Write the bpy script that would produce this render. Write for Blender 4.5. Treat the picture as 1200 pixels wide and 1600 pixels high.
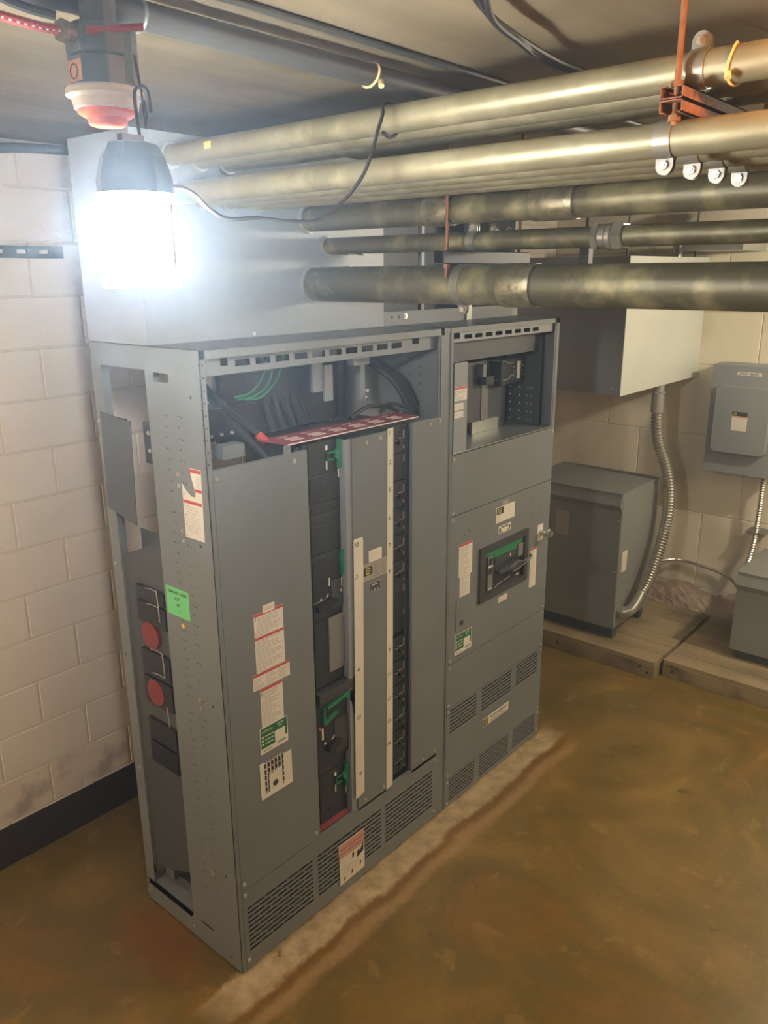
import bpy, math, random
from mathutils import Vector, Matrix
random.seed(7)
for o in list(bpy.data.objects): bpy.data.objects.remove(o)
SC = bpy.context.scene
COL = SC.collection

# ------------------------------------------------------------------ camera
CAMP = (-1.47602, -1.98873, 2.54226); YAW, PITCH, ROLL, FPX = 0.86016, 0.28916, -0.00699, 1258.92
def cam_axes():
    f = Vector((math.sin(YAW)*math.cos(PITCH), math.cos(YAW)*math.cos(PITCH), -math.sin(PITCH)))
    r = Vector((math.cos(YAW), -math.sin(YAW), 0)); u = r.cross(f)
    return r*math.cos(ROLL)+u*math.sin(ROLL), -r*math.sin(ROLL)+u*math.cos(ROLL), f
_r, _u, _f = cam_axes()
cd = bpy.data.cameras.new('camera'); cam = bpy.data.objects.new('camera', cd); COL.objects.link(cam)
cd.sensor_fit = 'VERTICAL'; cd.sensor_height = 24.0; cd.lens = 24.0*FPX/1600; cd.clip_start = .02
cam.matrix_world = Matrix(((_r.x,_u.x,-_f.x,CAMP[0]),(_r.y,_u.y,-_f.y,CAMP[1]),(_r.z,_u.z,-_f.z,CAMP[2]),(0,0,0,1)))
SC.camera = cam
# ------------------------------------------------------------------ world, exposure
w = bpy.data.worlds.new('world'); SC.world = w; w.use_nodes = True
w.node_tree.nodes['Background'].inputs[0].default_value = (.9,.8,.62,1)
w.node_tree.nodes['Background'].inputs[1].default_value = .05
wv = w.node_tree.nodes.new('ShaderNodeVolumeScatter')     # scatter added to imitate lens glare around the work light
wv.inputs['Color'].default_value = (.58,.78,1,1); wv.inputs['Density'].default_value = .026; wv.inputs['Anisotropy'].default_value = .74
w.node_tree.links.new(wv.outputs[0], w.node_tree.nodes['World Output'].inputs['Volume'])
SC.view_settings.view_transform = 'Standard'; SC.view_settings.look = 'None'
SC.view_settings.exposure = 0.0; SC.view_settings.gamma = 1.0
SC.cycles.max_bounces = 8; SC.cycles.diffuse_bounces = 5; SC.cycles.glossy_bounces = 4
SC.cycles.volume_bounces = 0; SC.cycles.use_denoising = True
SC.cycles.sample_clamp_indirect = 6.0
# light levels
LED = 610.0            # emission of the LED work light columns
TUBE = 4.2             # warm ceiling fixture behind the camera
BULB = 34.0            # warm caged bulb near the conduits
def area(name, loc, size, col, power, rot=(0,0,0)):
    d = bpy.data.lights.new(name, 'AREA'); d.shape = 'RECTANGLE'; d.size, d.size_y = size; d.color = col; d.energy = power
    o = bpy.data.objects.new(name, d); COL.objects.link(o); o.location = loc; o.rotation_euler = rot; return o
area('warm_room_light', (1.6,-3.0,2.86), (1.15,.22), (1,.78,.48), 45)
def point(name, loc, col, power, r=.05):
    d = bpy.data.lights.new(name, 'POINT'); d.color = col; d.energy = power; d.shadow_soft_size = r
    o = bpy.data.objects.new(name, d); COL.objects.link(o); o.location = loc; return o
point('orange_bulb_light', (.0,-1.74,2.94), (1,.42,.10), 15, .03)
point('aisle_bulb_light', (3.35,-1.9,2.75), (1,.91,.74), 150, .06)
point('left_fill_light', (-2.3,.2,1.75), (1,.78,.52), 84, .06)  # unseen fill light added to lift the lower left wall

# ------------------------------------------------------------------ materials
def mat(name, col, rough=.5, metal=0.0, emit=0, ecol=None, coat=0, spec=None):
    m = bpy.data.materials.new(name); m.use_nodes = True
    b = m.node_tree.nodes['Principled BSDF']
    b.inputs['Base Color'].default_value = (*col, 1); b.inputs['Roughness'].default_value = rough
    b.inputs['Metallic'].default_value = metal
    if coat: b.inputs['Coat Weight'].default_value = coat; b.inputs['Coat Roughness'].default_value = .15
    if spec is not None: b.inputs['Specular IOR Level'].default_value = spec
    if emit:
        b.inputs['Emission Color'].default_value = (*(ecol or col), 1); b.inputs['Emission Strength'].default_value = emit
    return m
def varied(name, c1, c2, scale=6, rough=(.4,.55), metal=0, bump=0, bscale=80, detail=4, lo=.35, hi=.65, stretch=(1,1,1), c3=None, coat=0, scale2=None):
    m = mat(name, c1, rough[0], metal, coat=coat); nt = m.node_tree; N = nt.nodes; L = nt.links; b = N['Principled BSDF']
    tc = N.new('ShaderNodeTexCoord'); mp = N.new('ShaderNodeMapping'); mp.inputs['Scale'].default_value = stretch
    L.new(tc.outputs['Object'], mp.inputs[0])
    n = N.new('ShaderNodeTexNoise'); n.inputs['Scale'].default_value = scale; n.inputs['Detail'].default_value = detail
    L.new(mp.outputs[0], n.inputs['Vector'])
    r = N.new('ShaderNodeValToRGB'); r.color_ramp.elements[0].position = lo; r.color_ramp.elements[1].position = hi
    r.color_ramp.elements[0].color = (*c1,1); r.color_ramp.elements[1].color = (*c2,1); L.new(n.outputs[0], r.inputs[0])
    out = r.outputs[0]
    if c3:
        n3 = N.new('ShaderNodeTexNoise'); n3.inputs['Scale'].default_value = scale2 or scale*.37; n3.inputs['Detail'].default_value = 6
        L.new(tc.outputs['Object'], n3.inputs['Vector'])
        r3 = N.new('ShaderNodeValToRGB'); r3.color_ramp.elements[0].position = .5; r3.color_ramp.elements[1].position = .68
        L.new(n3.outputs[0], r3.inputs[0]); mx = N.new('ShaderNodeMixRGB'); L.new(r3.outputs[0], mx.inputs[0]); L.new(out, mx.inputs[1])
        mx.inputs[2].default_value = (*c3,1); out = mx.outputs[0]
    L.new(out, b.inputs['Base Color'])
    rr = N.new('ShaderNodeMapRange'); rr.inputs[3].default_value = rough[0]; rr.inputs[4].default_value = rough[1]
    L.new(n.outputs[0], rr.inputs[0]); L.new(rr.outputs[0], b.inputs['Roughness'])
    if bump:
        n2 = N.new('ShaderNodeTexNoise'); n2.inputs['Scale'].default_value = bscale; n2.inputs['Detail'].default_value = 5
        L.new(mp.outputs[0], n2.inputs['Vector']); bm = N.new('ShaderNodeBump'); bm.inputs['Strength'].default_value = bump
        bm.inputs['Distance'].default_value = .01; L.new(n2.outputs[0], bm.inputs['Height']); L.new(bm.outputs[0], b.inputs['Normal'])
    return m
M = {}
M['grey'] = varied('cabinet_grey', (.148,.163,.166), (.168,.183,.185), 2.5, (.38,.46), 0, .02, 400)
M['grey2'] = varied('box_grey', (.215,.235,.242), (.240,.262,.268), 2.0, (.34,.42), 0, .02, 400)
M['litgrey'] = varied('lit_box_grey', (.54,.57,.52), (.60,.63,.57), 2.0, (.32,.4), .1)  # paler copy of the box grey, for the lit face only
M['transformer'] = varied('transformer_grey', (.190,.198,.185), (.215,.225,.208), 3, (.42,.5))
M['bluegrey'] = varied('disconnect_grey', (.215,.235,.240), (.24,.26,.262), 3, (.4,.5))
M['darkgrey'] = mat('dark_sheet_grey', (.060,.066,.068), .45)
M['black'] = mat('black_plastic', (.012,.013,.014), .38)
M['breaker'] = varied('breaker_black', (.016,.018,.019), (.026,.028,.028), 8, (.35,.5))
M['charcoal'] = mat('charcoal_plate', (.045,.047,.046), .4)
M['greyplate'] = mat('grey_blank', (.17,.17,.15), .5)
M['cable'] = mat('cable_black', (.018,.019,.021), .55)
M['white'] = mat('label_white', (.66,.63,.55), .55)
M['tape'] = varied('tape_white', (.60,.57,.47), (.66,.62,.52), 5, (.5,.6))
M['print'] = mat('print_grey', (.24,.21,.18), .6)
M['faint'] = mat('print_faint', (.42,.38,.33), .6)
M['ink'] = mat('ink_black', (.015,.014,.013), .5)
M['red'] = mat('label_red', (.50,.055,.045), .5)
M['redplate'] = mat('red_barrier', (.28,.055,.06), .45)
M['pink'] = mat('label_pink', (.55,.26,.21), .55)
M['palewhite'] = mat('barrier_print', (.75,.62,.60), .5)
M['green'] = mat('label_green', (.018,.135,.045), .5)
M['handle_green'] = mat('handle_green', (.02,.19,.075), .45)
M['note'] = mat('note_green', (.16,.60,.22), .6)
M['yellow'] = mat('logo_yellow', (.55,.48,.06), .5)
M['dot'] = mat('dot_yellow', (.80,.50,.06), .5)
M['silverlab'] = mat('silver_label', (.34,.33,.28), .4, .2)
M['screw'] = mat('zinc_screw', (.6,.6,.55), .3, .8)
M['zinc'] = varied('zinc_strap', (.20,.195,.165), (.28,.27,.23), 20, (.3,.42), .55)
M['conduit'] = varied('galvanized_conduit', (.17,.155,.095), (.27,.245,.15), 7, (.42,.55), .4, .12, 60, 6, .3, .7, (1,.25,1), c3=(.28,.26,.165), scale2=11)
M['coupling'] = varied('old_coupling', (.15,.14,.09), (.26,.24,.16), 26, (.3,.5), .6, .25, 60, 6, .35, .62, (1,1,1), c3=(.14,.12,.08), scale2=38)
M['conduit_dull'] = varied('dull_conduit', (.072,.066,.038), (.112,.103,.060), 5, (.45,.55), .35, .12, 60, 6, .3, .7, (1,.25,1), c3=(.24,.22,.12), scale2=9)
M['pipegrey'] = mat('ceiling_pipe_grey', (.055,.056,.052), .5)
M['gap'] = mat('coupling_shadow_gap', (.03,.028,.02), .6)
M['flex'] = mat('flex_conduit', (.62,.61,.55), .27, .9)
M['rust'] = varied('rusty_strut', (.15,.055,.022), (.26,.11,.045), 30, (.6,.8), .1, .2)
M['strut'] = mat('dark_strut', (.05,.052,.05), .5, .4)
M['galv'] = mat('galv_sheet', (.40,.41,.38), .35, .7)
M['bluetool'] = varied('box_bluegrey', (.085,.115,.135), (.12,.15,.165), 12, (.4,.5), .2)
M['ceramic'] = mat('lampholder_white', (.80,.79,.74), .35)
M['orange'] = mat('orange_socket', (.85,.16,.07), .35)
M['copper'] = varied('knockout_copper', (.48,.25,.14), (.62,.36,.20), 30, (.4,.6), .2)
M['olive'] = mat('olive_plate', (.16,.17,.08), .6)
M['redcable'] = mat('red_cable', (.35,.06,.07), .45)
M['tie'] = mat('nylon_tie', (.62,.52,.24), .5)
M['yellowtag'] = mat('yellow_tag', (.62,.46,.14), .5)
M['orangeconduit'] = mat('orange_conduit', (.85,.17,.03), .4)
M['wood'] = varied('treated_lumber', (.25,.19,.105), (.36,.28,.16), 7, (.6,.75), 0, .15, 60, 6, .3, .7, (1,.06,1), c3=(.16,.125,.07), scale2=1.8)
M['wood_dark'] = varied('lumber_edge', (.21,.165,.085), (.31,.25,.13), 9, (.6,.75), 0, .15, 60, 6, .3, .7, (1,.06,1), c3=(.12,.085,.05), scale2=5)
M['rubble'] = varied('spalled_masonry', (.36,.26,.19), (.46,.37,.28), 14, (.8,.9), 0, .6, 40)
M['insul_red'] = mat('insulator_red', (.20,.028,.026), .45)
M['baseblack'] = varied('painted_black_base', (.022,.014,.008), (.028,.019,.011), 5, (.5,.65))
M['block'] = varied('painted_block', (.70,.625,.54), (.75,.675,.59), 3, (.5,.62), 0, .18, 70, 6, c3=(.62,.56,.49), scale2=1.3)
M['block_low'] = varied('painted_block_worn', (.66,.58,.49), (.74,.66,.56), 5, (.55,.7), 0, .3, 60, 6, c3=(.40,.35,.30), scale2=6)
M['mortar'] = mat('mortar_paint', (.64,.57,.48), .7)
M['rwall'] = varied('painted_concrete', (.66,.61,.47), (.73,.67,.53), 2.4, (.5,.65), 0, .22, 30, 7, c3=(.56,.51,.39), scale2=1.6)
M['bulbglass'] = mat('bulb_glow', (1,.6,.25), .3, emit=BULB, ecol=(1,.55,.2))
M['tubeglow'] = mat('tube_glow', (1,.85,.6), .3, emit=TUBE, ecol=(1,.82,.56))
M['led'] = mat('led_columns', (1,1,1), .3, emit=LED, ecol=(1.0,.97,.93))
M['lens'] = mat('led_guard_glow', (.8,.85,.9), .2, emit=1.6, ecol=(.9,.95,1.0))  # guard bars and rings get a glow of their own
M['lampbody'] = mat('lamp_body', (.03,.04,.06), .4)

def floor_mat():
    m = mat('floor_paint', (.2,.12,.05), .3, coat=.25); nt = m.node_tree; N = nt.nodes; L = nt.links; b = N['Principled BSDF']
    tc = N.new('ShaderNodeTexCoord'); O = tc.outputs['Object']
    def noise(s, d=6, dist=0, scale=None):
        n = N.new('ShaderNodeTexNoise'); n.inputs['Scale'].default_value = s; n.inputs['Detail'].default_value = d; n.inputs['Distortion'].default_value = dist
        if scale:
            mp = N.new('ShaderNodeMapping'); mp.inputs['Scale'].default_value = scale; L.new(O, mp.inputs[0]); L.new(mp.outputs[0], n.inputs['Vector'])
        else: L.new(O, n.inputs['Vector'])
        return n.outputs[0]
    def ramp(src, pts):
        r = N.new('ShaderNodeValToRGB'); e = r.color_ramp.elements
        while len(e) < len(pts): e.new(.5)
        for k, (p, c) in enumerate(pts): e[k].position = p; e[k].color = (*c,1) if len(c)==3 else c
        L.new(src, r.inputs[0]); return r.outputs[0]
    def mix(fac, a, c):
        x = N.new('ShaderNodeMixRGB'); L.new(fac, x.inputs[0]); L.new(a, x.inputs[1])
        if isinstance(c, tuple): x.inputs[2].default_value = (*c,1)
        else: L.new(c, x.inputs[2])
        return x.outputs[0]
    def math_(op, a, c, cl=False):
        x = N.new('ShaderNodeMath'); x.operation = op; x.use_clamp = cl
        for k, v in enumerate((a, c)):
            if isinstance(v, (int,float)): x.inputs[k].default_value = v
            else: L.new(v, x.inputs[k])
        return x.outputs[0]
    W = (1,1,1); K = (0,0,0)
    base = ramp(noise(1.3, 8, 1.2), [(.30,(.215,.110,.018)), (.47,(.135,.094,.020)), (.60,(.190,.122,.026)), (.72,(.270,.170,.042))])
    base = mix(ramp(noise(3.5, 8, 1.0), [(.52,K),(.70,(.45,)*3)]), base, (.25,.145,.034))
    base = mix(ramp(noise(7, 8, .5), [(.62,K),(.66,(.35,)*3)]), base, (.33,.21,.06))
    sx = N.new('ShaderNodeSeparateXYZ'); L.new(O, sx.inputs[0])
    nz = math_('MULTIPLY', math_('SUBTRACT', noise(4, 8), .5), .10)
    y = math_('ADD', sx.outputs[1], nz)
    y2 = math_('ADD', y, math_('MULTIPLY', math_('SUBTRACT', noise(38, 6), .5), .045))
    # bare pale strip along the foot of the switchboard (y -0.11..0), rusty line, pale line
    def band(v, lo, hi, soft=.012):
        a = N.new('ShaderNodeMapRange'); a.inputs[1].default_value = lo-soft; a.inputs[2].default_value = lo+soft; L.new(v, a.inputs[0])
        c = N.new('ShaderNodeMapRange'); c.inputs[1].default_value = hi+soft; c.inputs[2].default_value = hi-soft; L.new(v, c.inputs[0])
        return math_('MULTIPLY', a.outputs[0], c.outputs[0], True)
    xin = band(sx.outputs[0], -.15, 2.22, .08)
    pale = ramp(noise(14, 8), [(.3,(.29,.215,.105)), (.5,(.40,.30,.165)), (.7,(.50,.39,.23))])
    base = mix(math_('MULTIPLY', band(y2, -.225, -.165, .018), math_('MULTIPLY', xin, .75)), base, (.34,.21,.09))
    base = mix(math_('MULTIPLY', band(y2, -.160, -.120), math_('MULTIPLY', xin, .75)), base, (.20,.095,.020))
    base = mix(math_('MULTIPLY', band(y2, -.118, .02), xin), base, pale)
    # rust stain by the rear left foot
    vx = math_('ADD', sx.outputs[0], .10); vy = math_('ADD', sx.outputs[1], -.40)
    d = math_('POWER', math_('ADD', math_('MULTIPLY', math_('POWER', vx, 2), 4.0), math_('MULTIPLY', math_('POWER', vy, 2), 1.3)), .5)
    d = math_('ADD', d, math_('MULTIPLY', math_('SUBTRACT', noise(6, 5), .5), .25))
    st = N.new('ShaderNodeMapRange'); st.inputs[1].default_value = .36; st.inputs[2].default_value = .08; L.new(d, st.inputs[0])
    base = mix(math_('MULTIPLY', st.outputs[0], .6, True), base, (.20,.062,.014))
    fine = ramp(noise(45, 8), [(.35,(.93,.93,.93)),(.65,(1.05,1.05,1.05))])
    fm = N.new('ShaderNodeMixRGB'); fm.blend_type = 'MULTIPLY'; fm.inputs[0].default_value = 1; L.new(base, fm.inputs[1]); L.new(fine, fm.inputs[2]); base = fm.outputs[0]
    dk = ramp(noise(9, 3), [(.70,K),(.73,(.7,)*3)]); base = mix(dk, base, (.10,.06,.015))
    spk = ramp(noise(160, 2), [(.70,K),(.74,W)])
    base = mix(math_('MULTIPLY', spk, .25), base, (.45,.34,.2))
    L.new(base, b.inputs['Base Color'])
    rr = N.new('ShaderNodeMapRange'); rr.inputs[3].default_value = .20; rr.inputs[4].default_value = .5; L.new(noise(3, 6), rr.inputs[0]); 
    rb = math_('ADD', rr.outputs[0], math_('MULTIPLY', band(y2, -.118, .02), math_('MULTIPLY', xin, .35)))
    L.new(rb, b.inputs['Roughness'])
    bm = N.new('ShaderNodeBump'); bm.inputs['Strength'].default_value = .12; bm.inputs['Distance'].default_value = .006
    L.new(noise(22, 8), bm.inputs['Height']); L.new(bm.outputs[0], b.inputs['Normal'])
    return m
M['floor'] = floor_mat()
M['ceil'] = varied('ceiling_concrete', (.145,.118,.070), (.215,.175,.105), 3.2, (.7,.85), 0, .55, 9, 8, .35, .62, (.35,1.6,1), c3=(.12,.095,.055), scale2=1.5)
M['plainwall'] = mat('far_wall_paint', (.50,.44,.34), .7)

# ------------------------------------------------------------------ mesh helpers
ORG = {}
def org(o): return ORG.get(o.name, Vector((0,0,0))) if o else Vector((0,0,0))
class MB:
    def __init__(s): s.v = []; s.f = []
    def add(s, vs, fs):
        k = len(s.v); s.v += [tuple(p) for p in vs]; s.f += [tuple(i+k for i in f) for f in fs]; return s
    def box(s, x0,x1,y0,y1,z0,z1):
        return s.add([(x0,y0,z0),(x1,y0,z0),(x1,y1,z0),(x0,y1,z0),(x0,y0,z1),(x1,y0,z1),(x1,y1,z1),(x0,y1,z1)],
                     [(3,2,1,0),(4,5,6,7),(0,1,5,4),(1,2,6,5),(2,3,7,6),(3,0,4,7)])
    def prism(s, pts, h0, h1, P):
        """polygon pts (u,v) extruded from h0 to h1 along the third coordinate of the frame P(u,v,h)"""
        n = len(pts)
        return s.add([P(u,v,h0) for u,v in pts]+[P(u,v,h1) for u,v in pts],
                     [tuple(range(n))[::-1], tuple(range(n,2*n))]+[(i,(i+1)%n,n+(i+1)%n,n+i) for i in range(n)])
    def cyl(s, a, b, r, n=16, r2=None, caps=True):
        a = Vector(a); b = Vector(b); d = (b-a).normalized(); t = d.orthogonal().normalized(); q = d.cross(t); r2 = r if r2 is None else r2
        vs = [a+(t*math.cos(2*math.pi*i/n)+q*math.sin(2*math.pi*i/n))*r for i in range(n)]+[b+(t*math.cos(2*math.pi*i/n)+q*math.sin(2*math.pi*i/n))*r2 for i in range(n)]
        fs = [(i,(i+1)%n,n+(i+1)%n,n+i) for i in range(n)]
        if caps: fs += [tuple(range(n))[::-1], tuple(range(n,2*n))]
        return s.add(vs, fs)
    def tube(s, pts, r, n=10, ribs=None):
        pts = [Vector(p) for p in pts]; vs = []; t = None
        for i, p in enumerate(pts):
            d = (pts[min(i+1,len(pts)-1)]-pts[max(i-1,0)]).normalized()
            t = d.orthogonal().normalized() if t is None else (t-d*t.dot(d)).normalized(); q = d.cross(t)
            rr = r if ribs is None else r*(1+(ribs if i%2 else -ribs))
            vs += [p+(t*math.cos(2*math.pi*k/n)+q*math.sin(2*math.pi*k/n))*rr for k in range(n)]
        fs = [(i*n+k, i*n+(k+1)%n, (i+1)*n+(k+1)%n, (i+1)*n+k) for i in range(len(pts)-1) for k in range(n)]
        fs += [tuple(range(n))[::-1], tuple(range((len(pts)-1)*n, len(pts)*n))]
        return s.add(vs, fs)
    def lathe(s, c, prof, n=32, axis='z'):
        vs = []
        for r, h in prof:
            for k in range(n):
                a = 2*math.pi*k/n
                vs.append({'z':(c[0]+r*math.cos(a),c[1]+r*math.sin(a),c[2]+h),'y':(c[0]+r*math.cos(a),c[1]+h,c[2]+r*math.sin(a))}[axis])
        m = len(prof)
        return s.add(vs, [(i*n+k, i*n+(k+1)%n, (i+1)*n+(k+1)%n, (i+1)*n+k) for i in range(m-1) for k in range(n)]+[tuple(range(n))[::-1], tuple(range((m-1)*n,m*n))])
    def build(s, name, m, parent=None, smooth=None, bevel=0, origin=None):
        og = org(parent) if parent else (Vector(origin) if origin else Vector((0,0,0)))
        me = bpy.data.meshes.new(name); me.from_pydata([tuple(Vector(p)-og) for p in s.v], [], s.f)
        me.materials.append(M[m] if isinstance(m, str) else m)
        import bmesh
        bm = bmesh.new(); bm.from_mesh(me); bmesh.ops.recalc_face_normals(bm, faces=bm.faces); bm.to_mesh(me); bm.free()
        o = bpy.data.objects.new(name, me); COL.objects.link(o)
        if parent: o.parent = parent
        elif origin: o.location = origin
        ORG[o.name] = og
        if smooth: 
            for p in me.polygons: p.use_smooth = True
            me.set_sharp_from_angle(angle=math.radians(40))
        if bevel:
            b = o.modifiers.new('b','BEVEL'); b.width = bevel; b.segments = 2; b.limit_method = 'ANGLE'
        return o
def tag(o, label=None, cat=None, group=None, kind=None):
    if label: o['label'] = label
    if cat: o['category'] = cat
    if group: o['group'] = group
    if kind: o['kind'] = kind
    return o
def root(name, loc, label, cat, group=None):
    o = bpy.data.objects.new(name, None); COL.objects.link(o); o.location = loc; o.empty_display_size = .1
    ORG[o.name] = Vector(loc); return tag(o, label, cat, group)
def BOX(x0,x1,y0,y1,z0,z1): return MB().box(x0,x1,y0,y1,z0,z1)
def sheet_x(mb, x0,x1,z0,z1,y0,y1,holes):
    """sheet in the x-z plane (thickness y0..y1) with rectangular holes (hx0,hx1,hz0,hz1)"""
    zs = sorted({z0,z1}|{h for H in holes for h in H[2:4] if z0<h<z1})
    for a, b in zip(zs, zs[1:]):
        m = (a+b)/2; x = x0
        for H in sorted(h for h in holes if h[2] < m < h[3]):
            if H[0] > x: mb.box(x, H[0], y0, y1, a, b)
            x = max(x, H[1])
        if x < x1: mb.box(x, x1, y0, y1, a, b)
    return mb
def sheet_y(mb, y0,y1,z0,z1,x0,x1,holes):
    zs = sorted({z0,z1}|{h for H in holes for h in H[2:4] if z0<h<z1})
    for a, b in zip(zs, zs[1:]):
        m = (a+b)/2; y = y0
        for H in sorted(h for h in holes if h[2] < m < h[3]):
            if H[0] > y: mb.box(x0, x1, y, H[0], a, b)
            y = max(y, H[1])
        if y < y1: mb.box(x0, x1, y, y1, a, b)
    return mb
def spline(pts, n=8):
    P = [Vector(p) for p in pts]; P = [2*P[0]-P[1]]+P+[2*P[-1]-P[-2]]; out = []
    for i in range(1, len(P)-2):
        for k in range(n):
            t = k/n; a,b,c,d = P[i-1:i+3]
            out.append(.5*((2*b)+(c-a)*t+(2*a-5*b+4*c-d)*t*t+(3*b-a-3*c+d)*t**3))
    out.append(P[-2]); return out
def resample(pts, step):
    out = [pts[0]]; acc = 0
    for a, b in zip(pts, pts[1:]):
        L = (b-a).length
        while acc+L >= step:
            t = (step-acc)/L; a = a.lerp(b, t); out.append(a.copy()); L = (b-a).length; acc = 0
        acc += L
    return out
# surface frames: P(u, v, h): u to the viewer's right, v up, h off the surface
def front(y0=0.0): return lambda u,v,h: (u, y0-h, v)
def side(x0=0.0): return lambda u,v,h: (x0-h, -u, v)       # u = -y, faces -x
def rect(mb, P, u0,u1,v0,v1,h0,h1): return mb.prism([(u0,v0),(u1,v0),(u1,v1),(u0,v1)], h0, h1, P)
def quad(mb, P, pts, h0, h1): return mb.prism(pts, h0, h1, P)
def text_mesh(mb, P, s, u, v, size, h0, h1, width=None, shear=0, bold=False):
    c = bpy.data.curves.new('t','FONT'); c.body = s; c.size = size; c.shear = shear
    c.resolution_u = 2
    if bold: c.offset = size*.018
    o = bpy.data.objects.new('t', c); COL.objects.link(o)
    me = bpy.data.meshes.new_from_object(o.evaluated_get(bpy.context.evaluated_depsgraph_get()))
    xs = [q.co.x for q in me.vertices] or [0]
    k = 1 if width is None else width/max(1e-6, max(xs)-min(xs)); x0 = min(xs)
    mb.add([P(u+(q.co.x-x0)*k, v+q.co.y, h1) for q in me.vertices], [tuple(p.vertices) for p in me.polygons])
    bpy.data.objects.remove(o); bpy.data.curves.remove(c); bpy.data.meshes.remove(me)
    return mb
def screws(parent, P, pts, r=.0065, name='screw'):
    for k, (u, v) in enumerate(pts):
        mb = MB(); a = Vector(P(u,v,0)); b = Vector(P(u,v,.002)); c = Vector(P(u,v,.0055))
        mb.cyl(a, b, r*1.25, 12); mb.cyl(b, c, r*.8, 6)
        mb.build(name, 'screw', parent)
def holes(parent, P, pts, r=.0028, name='punched_holes'):
    mb = MB()
    for u, v in pts: mb.cyl(P(u,v,-.001), P(u,v,.0006), r, 8)
    o = mb.build(name, 'ink', parent); o['kind'] = 'stuff'; return o

def warning(parent, P, u0,u1,v0,v1, h=.0004, head=('red',), rows=12, cols=1, headh=.012, name='warning_label', label=None, band2=None, figure=True, base='white', skew=0):
    Q = (lambda u,v,hh: P(u, v+(u-u0)*skew, hh))
    card = rect(MB(), Q, u0,u1,v0,v1, 0,h).build(name, base, parent)
    if label: card['label'] = label
    if head:
        hb = rect(MB(), Q, u0+.001,u1-.001,v1-headh,v1-.0008, h,h+.0003)
        if band2: 
            for bz in band2: rect(hb, Q, u0+.001,u1-.001,bz-headh*.8,bz, h,h+.0003)
        hb.build('header_band', head[0], card)
    pr = MB(); wd = (u1-u0)/cols; top = v1-headh-.004 if head else v1-.004; dv = (top-v0-.004)/rows
    for c in range(cols):
        for r_ in range(rows):
            vv = top-dv*(r_+.5)
            if band2 and any(bz-headh*.9 < vv < bz+.002 for bz in band2): continue
            ind = .012 if (figure and r_ < rows*.25) else .003
            ln = random.uniform(.62,.97) if (r_+1)%4 else random.uniform(.3,.6)
            a = u0+c*wd+ind; b = u0+c*wd+ind+(wd-ind-.004)*ln
            rect(pr, Q, a, b, vv-dv*.17, vv+dv*.17, h, h+.0003)
    pr.build('print_lines', 'faint', card)
    if figure:
        fg = MB(); quad(fg, Q, [(u0+.003,v1-headh-.016),(u0+.007,v1-headh-.006),(u0+.010,v1-headh-.003),(u0+.0085,v1-headh-.010),(u0+.005,v1-headh-.017)], h,h+.0003)
        fg.build('hazard_figure', 'ink', card)
    return card
def logo(parent, P, u0, v0, s, h):
    a = rect(MB(), P, u0-s*.45,u0+s*1.45,v0-s*.15,v0+s*1.15,h,h+.0003).build('logo_ground','ink',parent)
    mb = MB()
    for (a0,a1,b0,b1) in ((0,s,0,s*.16),(0,s,s*.84,s),(0,s*.16,s*.16,s*.84),(s*.84,s,s*.16,s*.84)): rect(mb, P, u0+a0,u0+a1,v0+b0,v0+b1,h+.0003,h+.0006)
    text_mesh(mb, P, 'D', u0+s*.32, v0+s*.28, s*.62, h+.0003, h+.0006, bold=True)
    mb.build('square_d_logo','yellow',parent)
    return a
def green_label(parent, P, u0,u1,v0,v1):
    W = u1-u0; H = v1-v0
    card = rect(MB(), P, u0,u1,v0,v1,0,.0004).build('green_label','white',parent); card['label'] = 'green and white support label'
    g = MB(); h0,h1 = .0004,.0007
    rect(g,P,u0+.004,u0+W*.52,v0+H*.20,v1-.003,h0,h1); rect(g,P,u0+W*.52,u1-.004,v1-H*.36,v1-.003,h0,h1); rect(g,P,u1-W*.10,u1-.004,v0+H*.30,v1-H*.36,h0,h1)
    g.build('green_field','green',card)
    t = MB(); text_mesh(t,P,'mySchneider',u0+W*.07,v1-H*.20,H*.13,.0007,.001,width=W*.38)
    for k in range(3): rect(t,P,u0+W*.18,u0+W*.47,v0+H*(.62-.14*k),v0+H*(.65-.14*k),.0007,.001); rect(t,P,u0+W*.06,u0+W*.13,v0+H*(.60-.14*k),v0+H*(.67-.14*k),.0007,.001)
    rect(t,P,u0+W*.62,u0+W*.85,v1-H*.14,v1-H*.11,.0007,.001); rect(t,P,u0+W*.66,u0+W*.8,v1-H*.24,v1-H*.21,.0007,.001)
    t.build('pale_print','white',card)
    t = MB(); text_mesh(t,P,'Schneider',u0+W*.60,v0+H*.12,H*.14,.0004,.0008,width=W*.32,bold=True); rect(t,P,u0+W*.1,u0+W*.4,v0+H*.08,v0+H*.11,.0004,.0007)
    t.build('dark_print','green',card)
def text_part(parent, P, items, m='ink', name='lettering', h=.0004, bold=True, shear=0):
    mb = MB()
    for s,u,v,size,width in items: text_mesh(mb,P,s,u,v,size,h,h+.0004,width=width,bold=bold,shear=shear)
    return mb.build(name, m, parent)

# ================================================================== STRUCTURE
XW, YB, CZ = 4.38, 1.27, 3.04
X0, Y0 = -3.3, -4.4
fl = BOX(X0,XW+.1,Y0,YB+.1,-.1,0).build('floor','floor'); fl['kind'] = 'structure'
ce = BOX(X0,XW+.1,Y0,YB+.1,CZ,CZ+.15).build('ceiling','ceil'); ce['kind'] = 'structure'
wl = BOX(X0-.1,X0,Y0,YB+.1,0,CZ).build('wall_left','plainwall'); wl['kind'] = 'structure'
wf = BOX(X0-.1,XW+.2,Y0-.1,Y0,0,CZ).build('wall_front','plainwall'); wf['kind'] = 'structure'
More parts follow.
